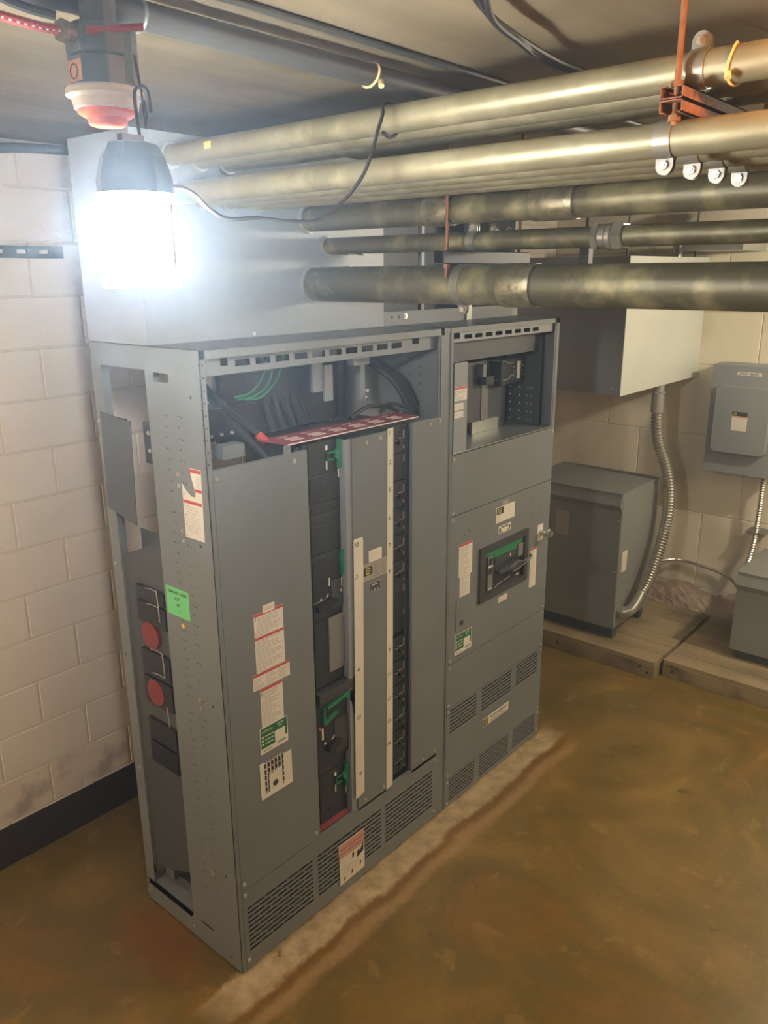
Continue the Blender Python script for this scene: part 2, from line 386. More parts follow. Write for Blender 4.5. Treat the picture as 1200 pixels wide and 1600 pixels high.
# back wall: running-bond blocks, joints recessed
wb = BOX(X0,XW+.1,YB+.004,YB+.15,0,CZ).build('wall_back','mortar'); wb['kind'] = 'structure'
def block_mesh(w, h, name, m):
    j = .003; b = .004; y0, y1 = -.0, .012
    vs = [(0+j,y1,0+j),(w-j,y1,j),(w-j,y1,h-j),(j,y1,h-j),(j+b,y0,j+b),(w-j-b,y0,j+b),(w-j-b,y0,h-j-b),(j+b,y0,h-j-b)]
    me = bpy.data.meshes.new(name); me.from_pydata(vs, [], [(0,1,5,4),(1,2,6,5),(2,3,7,6),(3,0,4,7),(4,5,6,7)][::1]); me.materials.append(M[m]); return me
full = block_mesh(.406,.2055,'block','block'); low = block_mesh(.406,.2055,'worn_block','block_low')
half = block_mesh(.406,.2055,'block','block')
zc = -.0055; row = 0
def put(me, name, loc, parent, sx=1, rz=0):
    o = bpy.data.objects.new(name, me); COL.objects.link(o); o.parent = parent; o.location = loc; o.scale = (sx,1,1); o.rotation_euler = (0,0,rz); return o
while zc < CZ-.02:
    hz = min(.2055, CZ-zc)
    x = (-1.268 if row%2 else -1.471)+.0
    while x < XW-.01:
        wdt = min(.406, XW-x)
        o = put(low if row < 2 else full, 'block', (x, YB+random.uniform(-.0006,.0006), zc), wb, wdt/.406); o.scale.z = hz/.2055
        x += .406
    zc += .2055; row += 1
# right wall: formed concrete fields with shallow joints
wr = BOX(XW+.006,XW+.15,Y0,YB+.1,0,CZ).build('wall_right','mortar'); wr['kind'] = 'structure'
def panel_mesh(w,h):
    j=.002; b=.004
    vs = [(.006,w-j,j),(.006,j,j),(.006,j,h-j),(.006,w-j,h-j),(0,w-j-b,j+b),(0,j+b,j+b),(0,j+b,h-j-b),(0,w-j-b,h-j-b)]
    me = bpy.data.meshes.new('wall_panel'); me.from_pydata(vs, [], [(0,1,5,4),(1,2,6,5),(2,3,7,6),(3,0,4,7),(4,5,6,7)]); me.materials.append(M['rwall']); return me
pm = {}
zz = [0,.24,.82,1.40,1.90,2.26,2.66,CZ]
for k,(a,b) in enumerate(zip(zz,zz[1:])):
    y = YB-.79*8+(.26 if k%2 else 0)
    me = panel_mesh(.79,b-a)
    while y < YB-.01:
        wdt = min(.79, YB-y); y_ = y
        if y > Y0-.5:
            o = bpy.data.objects.new('wall_panel', me); COL.objects.link(o); o.parent = wr; o.location = (XW+random.uniform(-.0008,.0008), y_, a); o.scale = (1, wdt/.79, 1)
        y += .79
bb = BOX(-1.6,XW,YB-.009,YB+.004,0,.192).build('baseboard_back','baseblack'); bb['kind'] = 'structure'
tr = BOX(-2.2,-.0,1.16,YB-.01,2.955,CZ-.002).build('shade_bar_1','darkgrey'); tr['kind'] = 'structure'  # dark bar added for the shadow band along the wall top

# ================================================================== SWITCHBOARD, left (distribution) section
H = 2.324; W1 = 1.220; X2 = 1.240; X3 = 2.170; D = .610
S1 = root('switchboard_section', (0,0,0), 'tall grey switchboard section with open top, two breaker columns and perforated side post', 'switchboard', 'grey switchboard sections')
F0 = front(0); L0 = side(0)
# frame posts
fp = MB(); sheet_y(fp, 0,.290,.012,H, 0,.002, [(.165,.245,2.214,2.244),(.165,.24,.104,.114)])
fp.box(0,.020,0,.002,.012,H); fp.box(.002,.05,.288,.290,.012,H)
fp.build('front_left_post','grey',S1)
rp = MB(); rp.box(0,.002,.552,.610,.012,H); rp.box(.002,.045,.608,.610,.012,H); rp.box(0,.03,.550,.552,.2,2.25)
rp.build('rear_left_post','grey',S1)
MB().box(0,.002,.290,.552,2.247,H).build('side_rail','grey',S1)
MB().box(0,.002,.290,.552,.012,.118).box(.0,.06,.290,.552,.116,.118).build('side_rail','grey',S1)
MB().box(.0,.09,.29,.60,.09,.117).box(.2,.26,.05,.6,.09,.117).box(.06,1.18,.5,.56,.10,.16).build('floor_rail','grey',S1)
MB().box(0,W1,0,D,H-.002,H).box(0,W1,0,.002,2.296,H).box(W1-.002,W1,.02,D,.012,H).build('top_and_end_sheets','grey',S1)
MB().box(W1-.05,W1,D-.05,D,.012,H).build('rear_right_post','grey',S1)
fr = MB().box(W1-.020,W1,0,.002,.012,H); fr.box(W1-.03,W1-.02,.004,.006,1.96,2.296); fr.build('front_right_post','grey',S1)
MB().box(.03,1.19,.02,.10,.0,.012).box(.03,1.19,.5,.58,0,.012).box(.0,.03,.02,.06,0,.012).box(.0,.03,.56,.6,0,.012).build('base_channel','charcoal',S1)
# header channel with slots
sl = [(.100,.128,2.268,2.300)]+[(.157+.0845*k,.219+.0845*k,2.262,2.283) for k in range(10)]+[(1.045,1.088,2.270,2.300)]
hd = sheet_x(MB(), .022,1.198,2.243,2.300,.028,.030, sl); hd.box(.022,1.198,.028,.075,2.241,2.243); hd.build('header_channel','grey',S1)
# front panels
def panel(name, parent, x0,x1,z0,z1, y=0.0, m='grey', hl=()):
    mb = MB(); g = .0015
    sheet_x(mb, x0+g,x1-g,z0+g,z1-g,y,y+.002, hl); mb.box(x0+g,x0+g+.002,y+.002,y+.016,z0+g,z1-g).box(x1-g-.002,x1-g,y+.002,y+.016,z0+g,z1-g)
    mb.box(x0+g,x1-g,y+.002,y+.016,z1-g-.002,z1-g).box(x0+g,x1-g,y+.002,y+.016,z0+g,z0+g+.002)
    return mb.build(name, m, parent)
pl1 = panel('left_panel', S1, .020,.428,.366,1.955)
pc = panel('centre_panel', S1, .655,.862,.352,1.957)
MB().box(.624,.655,.006,.008,.352,1.957).box(.624,.626,.008,.04,.352,1.957).build('panel_flange','grey2',S1)
pr1 = panel('right_panel', S1, 1.012,1.202,.348,1.967)
def slots(x0,x1,z0,z1,rows,sl=.052,pitch=.059,h=.0105):
    out = []; dz = (z1-z0)/rows
    for r_ in range(rows):
        z = z0+dz*(r_+.5); x = x0-(pitch/2 if r_%2 else 0)
        while x < x1:
            a, b = max(x,x0), min(x+sl,x1)
            if b-a > .008: out.append((a,b,z-h/2,z+h/2))
            x += pitch
    return out
vs = slots(.042,.378,.080,.288,10)+slots(.408,.800,.080,.288,10)+slots(.830,1.168,.080,.288,10)
vp = panel('vent_panel', S1, .020,1.202,.014,.364, hl=vs)
MB().box(.022,1.2,.018,.020,.02,.36).build('vent_shade_sheet','ink',S1)  # black sheet added close behind the slots for the dark interior
screws(pl1, F0, [(.034,1.925),(.365,1.925),(.034,.395),(.405,.395)])
screws(pc, F0, [(.735,1.93),(.815,1.935),(.70,.385),(.82,.385)])
screws(pr1, F0, [(1.125,1.945),(1.19,1.95),(1.18,.385),(1.10,.375)])
screws(vp, F0, [(.034,.345),(.034,.05),(1.185,.05),(1.188,.33)])
# breaker chassis behind the fronts
MB().box(.40,1.03,.06,.30,.36,1.965).build('breaker_chassis','breaker',S1)
MB().box(.405,.440,.040,.060,.37,1.955).box(1.000,1.02,.03,.06,.37,1.955).build('chassis_side','darkgrey',S1)
# big breakers, left column
yB = .034
def big_breaker(z0,z1,style):
    b = MB(); b.box(.432,.622,yB,.06,z0,z1); b.box(.462,.540,yB-.003,yB,z0+.006,z1-.006); o = b.build('circuit_breaker','breaker',S1, bevel=.0015)
    P = front(yB-.003)
    ln = MB()
    if style in ('g','c'):
        gz = {'g':z1-.055,'c':z1-.075}[style]
        h = MB(); quad(h,P,[(.606,gz-.052),(.620,gz-.052),(.620,gz+.055),(.606,gz+.055),(.606,gz+.022),(.590,gz+.010),(.590,gz-.008),(.606,gz-.020)],0,.012)
        for (u0,u1,v0,v1) in ((.553,.590,gz+.006,gz+.011),(.553,.590,gz-.020,gz-.015),(.553,.558,gz-.020,gz+.011)): rect(h,P,u0,u1,v0,v1,0,.006)
        h.build('green_handle_trim','handle_green',o)
        w_ = MB(); rect(w_,P,.548,.553,gz-.052,gz-.020,0,.004); rect(w_,P,.546,.556,gz+.022,gz+.038,0,.004); rect(w_,P,.610,.613,gz-.09,gz-.058,0,.004); w_.build('white_mark','white',o)
    if style == 'b':
        w_ = MB(); rect(w_,P,.545,.550,z1-.13,z1-.098,0,.004); rect(w_,P,.612,.616,z1-.15,z1-.115,0,.004); rect(w_,P,.607,.613,z0+.088,z0+.098,0,.004)
        w_.lathe((.503,yB-.003,z0+.085),[(.0045,0),(.0045,-.002)],12,'y'); quad(w_,P,[(.530,z0+.088),(.540,z0+.098),(.542,z0+.095),(.532,z0+.085)],0,.003); w_.build('white_mark','white',o)
        h = MB(); quad(h,P,[(.606,z1-.045),(.622,z1-.045),(.622,z1+.0),(.614,z1+.0),(.614,z1-.005),(.606,z1-.022)],0,.012); rect(h,P,.614,.622,z1-.10,z1-.045,0,.012); h.build('green_handle_trim','handle_green',o)
        f = MB(); rect(f,P,.556,.620,z0+.03,z1-.115,0,.003); f.build('trip_unit','charcoal',o)
        k = MB(); quad(k,P,[(.47,z0+.045),(.560,z0+.055),(.575,z0+.075),(.55,z0+.085),(.47,z0+.07)],0,.022); k.build('toggle_handle','black',o)
        s = MB(); rect(s,P,.465,.53,z0+.078,z0+.081,0,.003); rect(s,P,.48,.52,z0+.035,z0+.037,0,.003); s.build('trim_line','greyplate',o)
    return o
b1 = big_breaker(1.842,1.962,'g'); big_breaker(1.735,1.840,''); big_breaker(1.690,1.733,''); big_breaker(1.655,1.688,''); big_breaker(1.535,1.653,'')
b2 = big_breaker(1.275,1.533,'b')
big_breaker(.995,1.272,'')
rect(MB(),front(yB-.002),.537,.622,1.045,1.272,0,.006).build('blank_plate','greyplate',S1)
# breaker C, larger with dark cover and green lever
bC = MB().box(.432,.655,yB-.012,.06,.660,.992).build('circuit_breaker','breaker',S1, bevel=.0015)
P = front(yB-.012)
quad(MB(),P,[(.452,.940),(.640,.945),(.640,.985),(.452,.985)],0,.020).build('hood','charcoal',bC,bevel=.001)
quad(MB(),P,[(.655,.812),(.655,.990),(.645,.990),(.645,.935),(.60,.935),(.50,.915),(.50,.902),(.60,.918),(.632,.885),(.640,.845),(.647,.812)],0,.016).build('green_handle_trim','handle_green',bC)
g = MB(); quad(g,P,[(.488,.838),(.560,.862),(.560,.872),(.488,.850)],0,.012); quad(g,P,[(.482,.838),(.488,.838),(.488,.915),(.482,.915)],0,.012); g.build('green_lever','handle_green',bC)
w_ = MB(); rect(w_,P,.474,.482,.775,.825,0,.004); rect(w_,P,.631,.635,.790,.825,0,.004); rect(w_,P,.624,.632,.735,.745,0,.004)
w_.lathe((.492,yB-.012,.752),[(.0055,0),(.0055,-.002)],12,'y'); quad(w_,P,[(.528,.752),(.542,.768),(.544,.763),(.53,.748)],0,.003); w_.build('white_mark','white',bC)
rect(MB(),P,.545,.640,.680,.830,0,.004).build('trip_unit','charcoal',bC)
quad(MB(),P,[(.50,.715),(.565,.722),(.572,.745),(.54,.755),(.50,.742)],0,.022).build('toggle_handle','black',bC)
rect(MB(),P,.460,.468,.823,.833,0,.004).build('red_button','red',bC)
big_breaker(.605,.658,'')
bD = big_breaker(.430,.602,'g')
big_breaker(.376,.428,'')
rect(MB(),front(.05),.44,.62,.362,.378,0,.03).build('red_gasket','redplate',S1)
# small breakers, right column
yR = .030
P = front(yR)
for zc_, full_ in ((1.900,1),(1.788,0),(1.675,1),(1.560,1),(1.447,1),(1.333,1),(1.225,0),(1.118,0),(.990,1),(.875,1),(.760,1),(.648,1),(.534,1),(.428,1)):
    o = MB().box(.884,1.000,yR,.06,zc_-.0535,zc_+.0535).build('small_circuit_breaker','breaker',S1,bevel=.001)
    if full_:
        t_ = MB()
        for (u0,u1,v0,v1) in ((.955,.987,zc_+.006,zc_+.009),(.955,.987,zc_-.020,zc_-.017),(.984,.987,zc_-.020,zc_+.009)): rect(t_,P,u0,u1,v0,v1,0,.006)
        rect(t_,P,.930,.958,zc_-.001,zc_+.002,0,.006)
        t_.build('handle_outline','greyplate',o)
        rect(MB(),P,.955,.984,zc_-.017,zc_+.006,0,.012).build('toggle','black',o)
        t_ = MB(); rect(t_,P,.990,.9945,zc_+.008,zc_+.038,0,.003); rect(t_,P,.988,.995,zc_-.038,zc_-.026,0,.003); t_.build('indicator','faint',o)
        t_ = MB()
        for k in range(3): rect(t_,P,.965,.982,zc_+.016+.007*k,zc_+.018+.007*k,0,.001)
        for k in range(3): rect(t_,P,.960,.982,zc_-.045+.006*k,zc_-.043+.006*k,0,.001)
        t_.build('tiny_print','charcoal',o)
    else:
        rect(MB(),P,.990,.9945,zc_+.020,zc_+.048,0,.003).build('indicator','faint',o)
# white tape strips with hand numbers
tr_ = quad(MB(),F0,[(.836,.358),(.878,.366),(.892,1.966),(.858,1.964)],.001,.0016).build('number_strip','tape',S1)
nm = MB()
for s,u,v in (('1',.868,1.938),('2',.866,1.822),('5',.864,1.712),('6',.862,1.594),('7',.861,1.480),('8',.859,1.368),('9',.857,1.018),('11',.852,.910),('12',.850,.793),('13',.848,.685),('14',.846,.575)):
    text_mesh(MB(),F0,s,u-.002,v,.024,.0016,.002,bold=True,shear=.3).build('handwritten_number','ink',tr_)
tl_ = quad(MB(),F0,[(.640,.418),(.693,.430),(.708,1.556),(.704,1.566),(.655,1.566)],.001,.0016).build('number_strip','tape',S1)
nm = MB()
for s,u,v in (('10',.660,1.533),('3',.662,1.402),('4',.664,1.003),('15',.658,.790),('16',.658,.524)): text_mesh(MB(),F0,s,u-.002,v,.026,.0016,.002,bold=True,shear=.3).build('handwritten_number','ink',tl_)
# labels on the left panel
card = rect(MB(),F0,.190,.245,1.418,1.447,.0006,.001).build('paper_tag','white',S1)
pr = MB(); [rect(pr,F0,.198,.236,1.428+.005*k,1.4292+.005*k,.001,.0013) for k in range(3)]; pr.build('print_lines','pink',card)
warning(S1,F0,.149,.283,1.204,1.425,rows=24,headh=.011,band2=[1.336],name='warning_label')
warning(S1,front(-.0005),.130,.303,1.141,1.202,rows=7,cols=3,headh=.010,figure=False)
warning(S1,F0,.160,.265,.985,1.137,rows=17,headh=.011)
green_label(S1,front(-.0005),.147,.280,.880,.985)
pk = rect(MB(),F0,.137,.292,.697,.712,.0006,.004).build('document_pocket','white',S1); pk['label'] = 'white booklet pocket with spare number strips'
rect(MB(),F0,.137,.158,.697,.846,.0006,.002).build('booklet','white',pk)
rect(MB(),F0,.252,.292,.703,.836,.0006,.0015).build('folded_sheet','tape',pk)
rect(MB(),F0,.158,.252,.703,.843,.0006,.0008).build('dark_strip','ink',pk)
st_ = MB()
for k in range(5):
    u = .168+.0175*k; rect(st_,F0,u,u+.0045,.705,.846,.0012,.002)
for k in range(6):
    for j in range(6): rect(st_,F0,.160+.0175*k,.166+.0175*k,.716+.024*j,.722+.024*j,.0010,.0014)
st_.build('number_card','white',pk)
nb = quad(MB(),F0,[(.178,.705),(.242,.712),(.242,.792),(.178,.784)],.002,.003).build('instruction_card','tape',pk)
quad(MB(),F0,[(.194,.744),(.212,.752),(.222,.735),(.208,.724),(.196,.730)],.003,.0035).build('breaker_picture','charcoal',pk)
# rating label, centre panel
rl = rect(MB(),F0,.706,.851,1.375,1.448,.0006,.001).build('rating_label','silverlab',S1); rl['label'] = 'silver rating label with yellow logo'
logo(rl,F0,.722,1.402,.026,.001)
pr = MB()
for r_ in range(5): rect(pr,F0,.768,.800,1.385+.011*r_,1.388+.011*r_,.001,.0013); rect(pr,F0,.812,.840,1.388+.010*r_,1.3905+.010*r_,.001,.0013)
pr.build('print_lines','print',rl)
w2 = rect(MB(),F0,.740,.818,1.449,1.497,.001,.0015).build('white_sticker','white',S1)
pr = MB(); [rect(pr,F0,.750,.750+random.uniform(.03,.055),1.460+.008*k,1.4615+.008*k,.0015,.0018) for k in range(4)]; pr.build('print_lines','faint',w2)
bl_ = rect(MB(),F0,.743,.810,1.318,1.360,.0006,.001).build('seal_sticker','silverlab',S1)
rect(MB(),F0,.746,.807,1.321,1.357,.001,.0012).build('dark_field','charcoal',bl_)
pr = MB(); rect(pr,F0,.758,.792,1.347,1.351,.0012,.0014); [rect(pr,F0,.752+.018*k,.758+.018*k,1.324,1.330,.0012,.0014) for k in range(3)]; pr.build('print_marks','white',bl_)
# booklet taped across the vents
bk = quad(MB(),front(-.002),[(.531,.055),(.684,.060),(.683,.254),(.527,.255)],0,.003).build('instruction_sheet','tape',S1); bk['label'] = 'white and pink instruction sheet'
bp = MB()
for a,b in ((.228,.252),(.205,.222),(.186,.200)): rect(bp,front(-.005),.530,.681,a,b,0,.0003)
bp.build('pink_band','pink',bk)
pr = MB()
for a in (.2245,.2025): rect(pr,front(-.005),.531,.681,a,a+.003,.0,.0004)
quad(pr,front(-.005),[(.636,.135),(.676,.150),(.676,.196),(.664,.175),(.655,.160),(.648,.172),(.637,.165)],0,.0004)
quad(pr,front(-.005),[(.606,.150),(.616,.152),(.618,.176),(.606,.174)],0,.0004)
for u,v in ((.557,.066),(.603,.074),(.655,.088)): quad(pr,front(-.005),[(u-.004,v),(u+.004,v+.004),(u+.006,v+.020),(u-.001,v+.018)],0,.0004)
pr.build('dark_figures','ink',bk)
pr = MB(); [rect(pr,front(-.005),.545+random.uniform(0,.03),.66-random.uniform(0,.03),.098+.006*k,.0995+.006*k,0,.0004) for k in range(6)]; pr.build('print_lines','faint',bk)
# red insulating barrier over the breakers
rb = MB(); rb.add([(.335,-.004,1.985),(1.045,-.004,1.985),(1.045,.115,1.990),(.300,.115,1.990),(.335,-.004,1.988),(1.045,-.004,1.988),(1.045,.115,1.993),(.300,.115,1.993)],[(3,2,1,0),(4,5,6,7),(0,1,5,4),(1,2,6,5),(2,3,7,6),(3,0,4,7)])
rbo = rb.build('red_barrier','redplate',S1); rbo['label'] = 'dark red barrier plate with white printed lines'
rp_ = MB(); rp_.box(.335,1.045,-.0055,-.0045,1.9845,1.9885)
for g_ in range(6):
    x = .375+.108*g_
    for k in range(4):
        y = .020+.013*k; x_ = x+.005*(k%2)
        rp_.box(x_,x_+.062,y,y+.0045,1.9905+.0002*k,1.9918+.0002*k)
    rp_.box(x-.004,x+.045,.085,.089,1.992,1.9928)
rp_.build('white_print','palewhite',rbo)
MB().box(.320,.352,.000,.003,1.955,1.985).build('barrier_bracket','grey',S1)
# interior above the breakers
MB().box(.03,.40,.22,.34,1.99,2.10).build('black_lug_block','black',S1)
for k in range(6): MB().cyl((.05+.045*k,.218,2.012),(.05+.045*k,.208,2.012),.0055,8).build('lug_bolt','screw',S1)
MB().box(.40,.90,.30,.42,1.97,2.20).build('black_bus_cover','black',S1)
MB().box(.135,.225,.09,.14,1.955,2.00).build('grey_bracket','grey',S1)
MB().box(.70,.755,.24,.252,2.10,2.29).box(.755,.80,.23,.24,2.06,2.20).build('busbar','grey2',S1)
MB().box(.925,.955,.2,.22,2.05,2.19).build('busbar','grey2',S1)
MB().box(.87,.96,.18,.22,2.19,2.225).build('grey_terminal','grey2',S1)
MB().cyl((.955,.199,2.085),(.955,.185,2.085),.007,6).build('bright_bolt','screw',S1); MB().cyl((.945,.21,2.06),(.945,.185,2.06),.006,6).build('bright_bolt','screw',S1)
MB().box(.62,1.0,.45,.47,1.9,2.3).build('inner_rear_plate','charcoal',S1)
MB().box(.40,.62,.45,.47,1.9,2.3).build('inner_rear_plate','charcoal',S1)
def cables(parent, name, paths, r, m='cable', n=8):
    for pth in paths: MB().tube(spline(pth,7), r, n).build(name, m, parent, smooth=True)
cables(S1,'power_cable',[[(.90+.02*k,.40,2.31),(.98+.018*k,.28,2.22),(1.07+.016*k,.16,2.12),(1.115+.012*k,.10,2.00)] for k in range(5)],.0105)
cables(S1,'loop_cable',[[(.95,.12,2.00),(.99,.10,2.035),(1.05,.08,2.02),(1.09,.05,2.00)],[(.80,.14,1.997),(.90,.14,2.03),(1.0,.12,2.02),(1.06,.1,1.99)]],.008)
cables(S1,'grey_cable',[[(.19,.42,2.31),(.22,.32,2.20),(.27,.22,2.09),(.325,.12,2.00),(.36,.10,1.93)],[(.25,.32,2.15),(.25,.2,2.06),(.29,.12,1.98),(.31,.08,1.93)]],.0115,'cable')
cables(S1,'dark_cable',[[(.46+.05*k,.36,2.31),(.47+.05*k,.33,2.2),(.50+.05*k,.30,2.08),(.50+.05*k,.25,1.98)] for k in range(5)],.012)
cables(S1,'green_wire',[[(.46,.20,2.31),(.42,.20,2.20),(.36,.20,2.145),(.30,.22,2.13)],[(.53,.20,2.31),(.48,.19,2.19),(.40,.19,2.125),(.33,.2,2.12)],[(.50,.22,2.31),(.45,.2,2.18),(.38,.2,2.13),(.31,.22,2.12)]],.0035,'handle_green',6)
MB().cyl((.322,.13,2.008),(.335,.105,1.985),.0145,12).build('red_tape','red',S1)
rw = MB(); sheet_y(rw,.03,D-.03,1.95,2.29,W1-.006,W1-.004,[]); rw.build('inner_side_sheet','grey',S1)
holes(S1, side(W1-.006), [(-.12-.055*i,2.02+.035*j) for i in range(3) for j in range(6)], .003)
# side: holes, screws, plates
hp = []
for k in range(52):
    z = .30+k*.0355
    hp += [(-.200,z),(-.128,z+.004)]
    if k%3 != 1: hp.append((-.186,z))
    if k%2: hp.append((-.112,z+.002))
holes(S1,L0,hp,.0026,'punched_holes'); holes(S1,side(0),[(-.006,z) for z in [2.28-.045*i for i in range(8)]],.0022)
holes(S1,L0,[(-.055,2.18),(-.062,1.70),(-.060,1.12),(-.060,.42),(-.06,.05),(-.585,1.80),(-.590,1.15)],.0055)
holes(S1,F0,[(.010,2.28-.038*i) for i in range(9)],.003)
screws(S1,L0,[(-.150,1.925),(-.150,1.888),(-.150,1.735),(-.150,1.700),(-.128,1.12),(-.128,1.085),(-.140,.40),(-.140,.385),(-.590,1.52),(-.575,.66),(-.60,2.05),(-.580,1.93),(-.60,.10),(-.60,.05),(-.29,.10),(-.29,.055)],.0055)
pl2 = MB(); quad(pl2,side(-.004),[(-.590,1.737),(-.414,1.700),(-.392,2.070),(-.575,2.085)],0,.003); o = pl2.build('swung_cover_plate','darkgrey',S1)
bp = MB(); quad(bp,side(.010),[(-.575,1.552),(-.29,1.66),(-.29,.30),(-.535,.20),(-.552,.66),(-.60,.90)],-.003,0); bp.build('lower_side_barrier','darkgrey',S1)
bx_ = MB(); bx_.box(.060,.062,.27,.50,.70,1.66); bx_.build('inner_barrier','charcoal',S1)
for k,(z0,z1) in enumerate(((1.42,1.47),(1.33,1.41),(1.12,1.22),(1.00,1.11),(.84,.93),(.74,.83))):
    MB().box(-.004,.05,.296,.468,z0,z1).build('black_lug_cover','black',S1)
for z in (1.285,1.055): MB().cyl((-.006,.40,z),(.05,.40,z),.052,24).build('red_insulator','insul_red',S1,smooth=True)
for z0,z1 in ((1.36,1.48),(1.14,1.235),(.94,1.02)):
    MB().tube([(-.008,.33,z1),(-.010,.322,(z0+z1)/2),(-.008,.325,z0)],.0022,6).build('bright_wire','screw',S1,smooth=True)
for z in (1.475,1.415,1.235,1.14): MB().tube([(-.008,.40,z-.002),(-.009,.36,z+.004),(-.008,.325,z)],.0018,6).build('bright_clip','screw',S1,smooth=True)
MB().box(.0,.05,.50,.56,2.0,2.06).build('black_inner_block','black',S1)
MB().box(.02,.12,.30,.36,1.93,2.07).build('black_side_block','black',S1)
screws(S1, side(.02), [(-.33,2.035),(-.33,1.975)],.006,'bright_bolt')
# torn label, green note, yellow dot
tn = quad(MB(),L0,[(-.136,1.718),(-.037,1.718),(-.032,1.955),(-.091,1.955),(-.080,1.915),(-.066,1.875),(-.070,1.862),(-.090,1.862),(-.118,1.880),(-.136,1.900)],0,.0006).build('torn_warning_label','white',S1)
pr = MB(); rect(pr,L0,-.134,-.038,1.836,1.846,.0006,.001); rect(pr,L0,-.090,-.033,1.942,1.953,.0006,.001); rect(pr,L0,-.066,-.034,1.880,1.890,.0006,.001); pr.build('header_band','red',tn)
pr = MB()
for k in range(11): rect(pr,L0,-.130,-.130+random.uniform(.06,.085),1.742+.008*k,1.7435+.008*k,.0006,.0009)
for k in range(6): rect(pr,L0,-.060,-.040,1.895+.007*k,1.8965+.007*k,.0006,.0009)
pr.build('print_lines','faint',tn)
gn = rect(MB(),L0,-.279,-.150,1.411,1.515,0,.0008).build('green_note','note',S1); gn['label'] = 'bright green handwritten note'
text_part(gn,L0,[('TEMPORARY - WORK',-.268,1.492,.016,.108),('N.EC',-.232,1.470,.016,.032),('#2',-.222,1.449,.016,.020),('1',-.210,1.427,.016,None)],name='handwriting',h=.0008,shear=.2)
MB().cyl(L0(-.195,1.382,0),L0(-.195,1.382,.001),.009,20).build('yellow_dot','dot',S1)

# ================================================================== SWITCHBOARD, right (main breaker) section
S2 = root('switchboard_section', (X2,0,0), 'grey switchboard section with main breaker window and open top bay', 'switchboard', 'grey switchboard sections')
MB().box(W1,X2+.045,.001,.004,.012,H).box(X2+.022,X2+.024,-.004,.001,.012,H).box(X2,X2+.002,.004,D,.012,H).build('left_post','grey',S2)
MB().box(2.128,X3,.0,.003,1.78,H).box(X3-.002,X3,.003,D,.012,H).box(2.14,2.142,-.003,0,1.78,H).build('right_post','grey',S2)
MB().box(X2,X3,0,D,H-.002,H).box(X2,X3,0,.002,2.300,H).box(X2+.02,X3,.60,D,1.5,H).build('top_and_rear_sheets','grey',S2)
MB().box(X2,X3,.02,D-.02,0,.012).build('base_channel','charcoal',S2)
sl = [(1.298,1.345,2.274,2.309)]+[(1.378+.0795*k,1.433+.0795*k,2.270,2.288) for k in range(8)]+[(2.04,2.075,2.274,2.309)]
sl[-2] = (1.378+.0795*7,1.433+.0795*7,2.270,2.288)
hd = sheet_x(MB(),1.285,2.128,2.262,2.322,.012,.014,sl[:-1]); hd.box(1.285,2.128,.012,.055,2.260,2.262); hd.build('header_channel','grey2',S2)
holes(S2,front(.012),[(1.36+.028*k,2.305) for k in range(9)],.003)
MB().box(1.285,2.128,.08,.082,2.20,2.262).box(1.285,2.13,.08,.32,2.198,2.20).build('upper_shelf','darkgrey',S2)  # dark grey carries the shade at the top of the bay
MB().box(1.300,1.396,.004,.006,1.785,2.175).box(1.394,1.396,.006,.05,1.785,2.175).build('narrow_cover','grey2',S2)
P = front(.004)
warning(S2,P,1.290+.012,1.393,2.015,2.073,rows=6,headh=.010)
for z0,z1 in ((1.975,2.003),(1.941,1.968)):
    c_ = rect(MB(),P,1.302,1.368,z0,z1,0,.0005).build('small_label','white',S2); pr = MB(); [rect(pr,P,1.308,1.36,z0+.005+.006*k,z0+.0065+.006*k,.0005,.0008) for k in range(3)]; pr.build('print_lines','faint',c_)
MB().box(1.285,2.168,.0,.50,1.786,1.789).build('bay_floor','galv',S2)
MB().box(1.30,2.15,.50,.502,1.79,2.29).build('bay_back','charcoal',S2)
MB().box(1.60,2.030,.21,.212,1.79,2.13).build('inner_plate','darkgrey',S2)  # shade from the conduits is put into the darker grey
MB().box(1.71,1.94,.190,.208,1.79,1.845).build('foot_plate','galv',S2)
wsr = MB().box(1.808,1.868,.206,.2095,1.845,2.015).build('white_inner_label','greyplate',S2)
pr = MB(); [pr.box(1.818,1.858,.2045,.206,1.90+.007*k,1.9025+.007*k) for k in range(10)]; pr.build('print_lines','print',wsr)
MB().box(1.775,1.845,.16,.21,2.02,2.06).build('terminal_block','black',S2); MB().box(1.765,1.79,.17,.208,2.06,2.12).build('terminal_block','greyplate',S2)
MB().box(1.89,2.095,.15,.24,2.01,2.13).build('black_relay','black',S2)
MB().box(2.03,2.056,.143,.149,2.03,2.115).build('relay_label','white',S2)
lt = MB(); [lt.cyl((u,.149,z),(u,.145,z),.004,8) for u in (2.0,2.085) for z in (2.045,2.065,2.09)]; lt.build('relay_screws','screw',S2)
cables(S2,'control_wire',[[(1.86,.2,2.13),(1.90,.15,2.125),(1.95,.14,2.112),(2.0,.147,2.112)],[(1.88,.18,2.03),(1.93,.14,2.035),(1.97,.145,2.05),(2.0,.147,2.052)]],.003,'galv',6)
MB().box(2.034,2.036,.212,.50,1.79,2.25).build('gap_shade_sheet','ink',S2)  # black sheet set in for the dark gap beside the plate
MB().box(1.40,2.11,.085,.087,2.165,2.20).build('shelf_lip','darkgrey',S2)
rw = MB().box(2.118,2.120,.06,.49,1.79,2.25); rw.build('perforated_side','darkgrey',S2)  # darker grey includes the shade inside the bay
wh = MB()
for i,u in enumerate((.112,.132,.180,.235)):
    for j in range(5): wh.cyl((2.1185,u,1.812+.041*j),(2.117,u,1.812+.041*j),.003 if i<2 else .0045,8)
wo = wh.build('bright_holes','white',S2); wo['kind'] = 'stuff'
